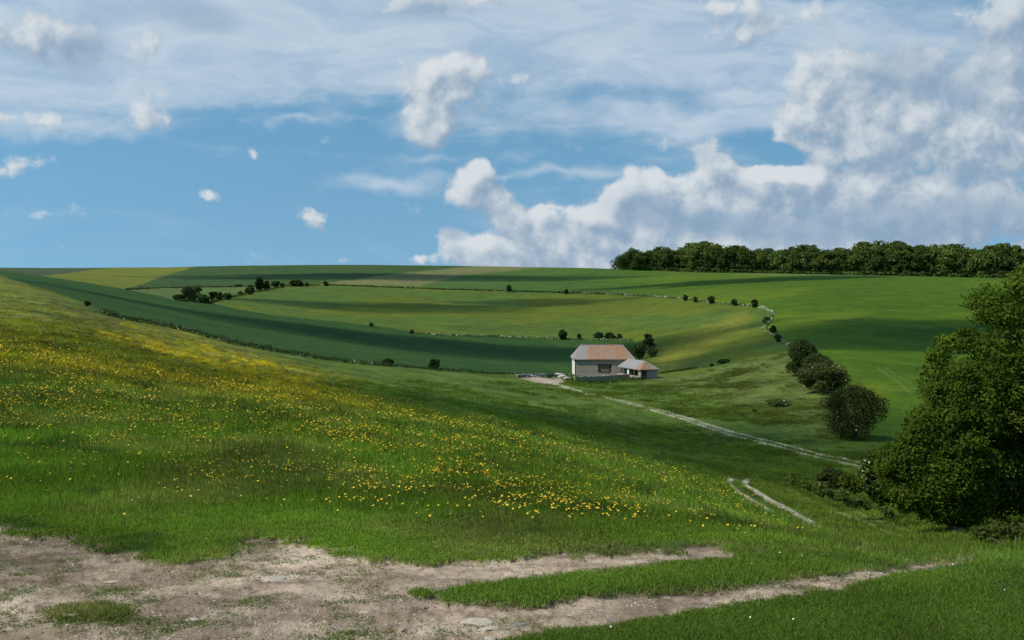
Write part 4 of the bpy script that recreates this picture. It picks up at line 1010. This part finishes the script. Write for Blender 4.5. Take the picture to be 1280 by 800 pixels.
setp(root, 'long stone barn with a hipped orange and grey roof in the valley', 'barn')
BL, BD, WH, RH = 13.05, 8.2, EZ - BZ, 2.85
# walls with a real opening: front wall made of pieces round the doorway
ox0, ox1, oz0, oz1 = 5.1, 8.1, 1.35, 3.15; tk = .45
boxes('wall', [(0, ox0, 0, tk, -1.5, WH), (ox1, BL, 0, tk, -1.5, WH), (ox0, ox1, 0, tk, -1.5, oz0), (ox0, ox1, 0, tk, oz1, WH),
               (0, BL, BD - tk, BD, -1.5, WH), (BL - tk, BL, tk, BD - tk, -1.5, WH)], M_FLINTW, root)
boxes('gable_wall', [(-.03, tk - .03, tk, BD - tk, -1.5, WH + .01)], M_RENDER, root)
boxes('corner_post', [(-.05, .10, -.03, .12, 0, WH)], M_DARKW, root)
boxes('shutter', [(ox0 + .35, ox1 - .55, .18, .26, oz0 + .1, oz1 - .35)], M_WOOD, root)
boxes('door_frame', [(ox0, ox0 + .35, .05, .3, oz0, oz1 - .2), (ox1 - .55, ox1, .12, .3, oz0, oz1 - .1), (ox0 - .15, ox1 + .15, -.04, .3, oz1 - .35, oz1 + .02), (ox0 + .2, ox1 - .3, -.04, .3, oz0 - .08, oz0 + .12)], M_DARKW, root)
boxes('plinth', [(-.12, BL + .05, -.14, 0.02, -1.5, .75)], m_plain("plinth_stone", (.36, .34, .32), .95, .1, c2=(.22, .21, .20), scale=2.5), root)
ov = .4; e = WH
def hip(L, W, h, ov, e, hx0, hx1, th=.14):
    a = [(-ov, -ov, e - .1), (L + ov, -ov, e - .1), (L + ov, W + ov, e - .1), (-ov, W + ov, e - .1), (hx0, W / 2, e + h), (L - hx1, W / 2, e + h)]
    b = [(x, y, z - th) for x, y, z in a[:4]]
    return a + b, [(0, 1, 5, 4), (1, 2, 5), (2, 3, 4, 5), (3, 0, 4), (6, 7, 1, 0), (7, 8, 2, 1), (8, 9, 3, 2), (9, 6, 0, 3), (9, 8, 7, 6)]
# roof subdivided along its length so the lichen patch has its own edge
def roof_mesh(name, L, W, h, ov, e, hx0, hx1, patch, parent):
    import bmesh
    v, f = hip(L, W, h, ov, e, hx0, hx1); bm = bmesh.new(); vs = [bm.verts.new(p_) for p_ in v]
    for q in f: bm.faces.new([vs[i] for i in q])
    bmesh.ops.triangulate(bm, faces=bm.faces[:]); bmesh.ops.subdivide_edges(bm, edges=bm.edges[:], cuts=14, use_grid_fill=True)
    me = bpy.data.meshes.new(name); bm.to_mesh(me); bm.free(); me.materials.append(M_ROOF)
    a = me.attributes.new('lichen', 'FLOAT', 'POINT'); a.data.foreach_set('value', [patch(*v_.co) for v_ in me.vertices])
    o = bpy.data.objects.new(name, me); link(o, parent); return o
rf = roof_mesh('roof', BL, BD, RH, ov, e, 1.6, 1.9, lambda x, y, z: (1.0 if x > 2.6 + .25 * (z - e) and x < BL - .3 else .08) * (1 if x < BL - 1.9 + (e + RH - z) * .45 else .5), root)
boxes('ridge_tile', [(1.5, BL - 1.8, BD / 2 - .14, BD / 2 + .14, e + RH - .05, e + RH + .1)], M_ROOF, rf)
# wing
wing = bpy.data.objects.new('barn_wing', None); wing.location = (23.9, 220.4, -21.2); wing.rotation_euler = (0, 0, math.atan2(-.917, .40)); COL.objects.link(wing)
setp(wing, 'low open-fronted wing with a lichen-stained hipped roof at the right of the barn', 'shed')
WL, WW, we = 9.0, 4.2, 2.15
# local x runs away from the barn toward the viewer, local y to the right
def wroof(x, y, z): return 1.0 if x > WL - 1.9 and y < WW * .62 else .0
roof_mesh('roof', WL, WW, 1.6, .35, we, -.3, 1.7, wroof, wing)
boxes('wall', [(0, WL, WW - .35, WW, -1.5, we - .1), (WL - .35, WL, 1.5, WW - .35, -1.5, we - .1), (WL - .35, WL, 0, .32, -1.5, we - .1), (WL - 1.0, WL - .35, 0, .3, -1.5, we - .1)], M_FLINTW, wing)
boxes('low_wall', [(.6, WL - 1.0, .02, .3, -1.5, .55)], M_FLINTW, wing)
for xx in (.7, 2.4, 4.9, 6.3): boxes('post', [(xx, xx + .16, .04, .2, .55 if xx < WL - 1 else 0, we - .1)], M_DARKW, wing)
boxes('white_panel', [(3.4, 4.1, -.03, .03, .1, 1.75)], M_WHITE, wing)
boxes('dark_doorway', [(WL - .1, WL - .04, .32, 1.5, -.6, we - .2)], M_DARKW, wing)  # dark panel standing in for the dark inside of the open doorway
# yard wall, trough, rubble
def wall_obj(name, pts, h, th, m, label, cat, jit=.15):
    V = []; Fc = []; base = Vector(pts[0]); n_ = len(pts)
    P3 = []
    for i in range(n_ - 1):
        a, b = Vector(pts[i]), Vector(pts[i + 1]); s_ = max(2, int((b - a).length / .7))
        for k in range(s_): P3.append(a.lerp(b, k / s_))
    P3.append(Vector(pts[-1]))
    for i, p_ in enumerate(P3):
        d_ = (P3[min(i + 1, len(P3) - 1)] - P3[max(i - 1, 0)]).normalized(); s_ = Vector((-d_.y, d_.x, 0)) * th * .5; hh = h * (1 + rng.uniform(-jit, jit)); q = p_ - base
        V += [q - s_ - Vector((0, 0, .8)), q + s_ - Vector((0, 0, .8)), q + s_ * .85 + Vector((0, 0, hh)), q - s_ * .85 + Vector((0, 0, hh))]
    for i in range(len(P3) - 1):
        for k in range(4): Fc.append((i * 4 + k, i * 4 + (k + 1) % 4, i * 4 + 4 + (k + 1) % 4, i * 4 + 4 + k))
    Fc += [(3, 2, 1, 0), tuple(len(V) - 4 + k for k in range(4))]
    o = poly_obj(name, V, Fc, m, None); o.location = base; setp(o, label, cat); return o
wall_obj('stone_wall', [gp(718, 475.5), gp(748, 474.5), gp(776, 472.5), gp(792, 471.5)], .75, .4, M_FLINTW, 'low pale stone wall in front of the barn', 'wall')
wall_obj('stone_wall', [gp(646, 472.3), gp(665, 471.5), gp(684, 471.5)], 0.7, .4, m_wall("ruined_wall_stone", (.30, .31, .27), (.42, .42, .38)), 'broken low wall half hidden by scrub left of the barn', 'wall', .15)
p = gp(775, 471); o = poly_obj('stone_trough', *box(-.6, .6, -.35, .35, -.3, .65), M_WHITE, None); o.location = p; 
me = o.data
import bmesh
bm = bmesh.new(); bm.from_mesh(me); top = max(bm.faces, key=lambda f_: f_.calc_center_median().z); r_ = bmesh.ops.inset_individual(bm, faces=[top], thickness=.1); bmesh.ops.translate(bm, verts=top.verts[:], vec=(0, 0, -.35)); bm.to_mesh(me); bm.free()
setp(o, 'pale stone trough where the barn meets its low wing', 'trough')
M_RUB = m_plain("pale_rubble", (.46, .44, .39), .9, .15, c2=(.30, .28, .25), scale=2)
for (x, y, sx, sz, lb) in ((699, 469.5, .9, .55, 'pale boulder of rubble nearest the barn corner'), (703, 471.5, .8, .5, 'pale rubble block in front of the boulder by the barn corner'), (665, 472, 1.5, .45, 'long whitish slab lying against the broken wall'), (709, 473.5, .6, .4, 'small rubble block at the edge of the dirt yard')):
    o = bpy.data.objects.new('rubble_block', stone_mesh('rubble_block', rng, .7, M_RUB)); link(o, None, gp(x, y) + Vector((0, 0, .15))); o.scale = (sx, .6, sz); setp(o, lb, 'stone')
hedge('bramble_strip', [(712, 475), (722, 478), (740, 479), (765, 477), (790, 474.5), (806, 474)], 3.2, .7, M_DARKHEDGE, 'dark overgrown strip of brambles along the front of the barn wall', .02, 1.2, .8)
hedge('bramble_strip', [(648, 472.8), (668, 472.5), (690, 472)], 2.6, .6, M_DARKHEDGE, 'dark scrub in front of the broken wall left of the barn', .15, 1.5, .8)
hedge('bramble_strip', [(698, 468), (706, 470), (713, 473)], 3.5, .6, M_SCRUB, 'ragged scrub beside the white end wall of the barn', .1, 1.5, .8)
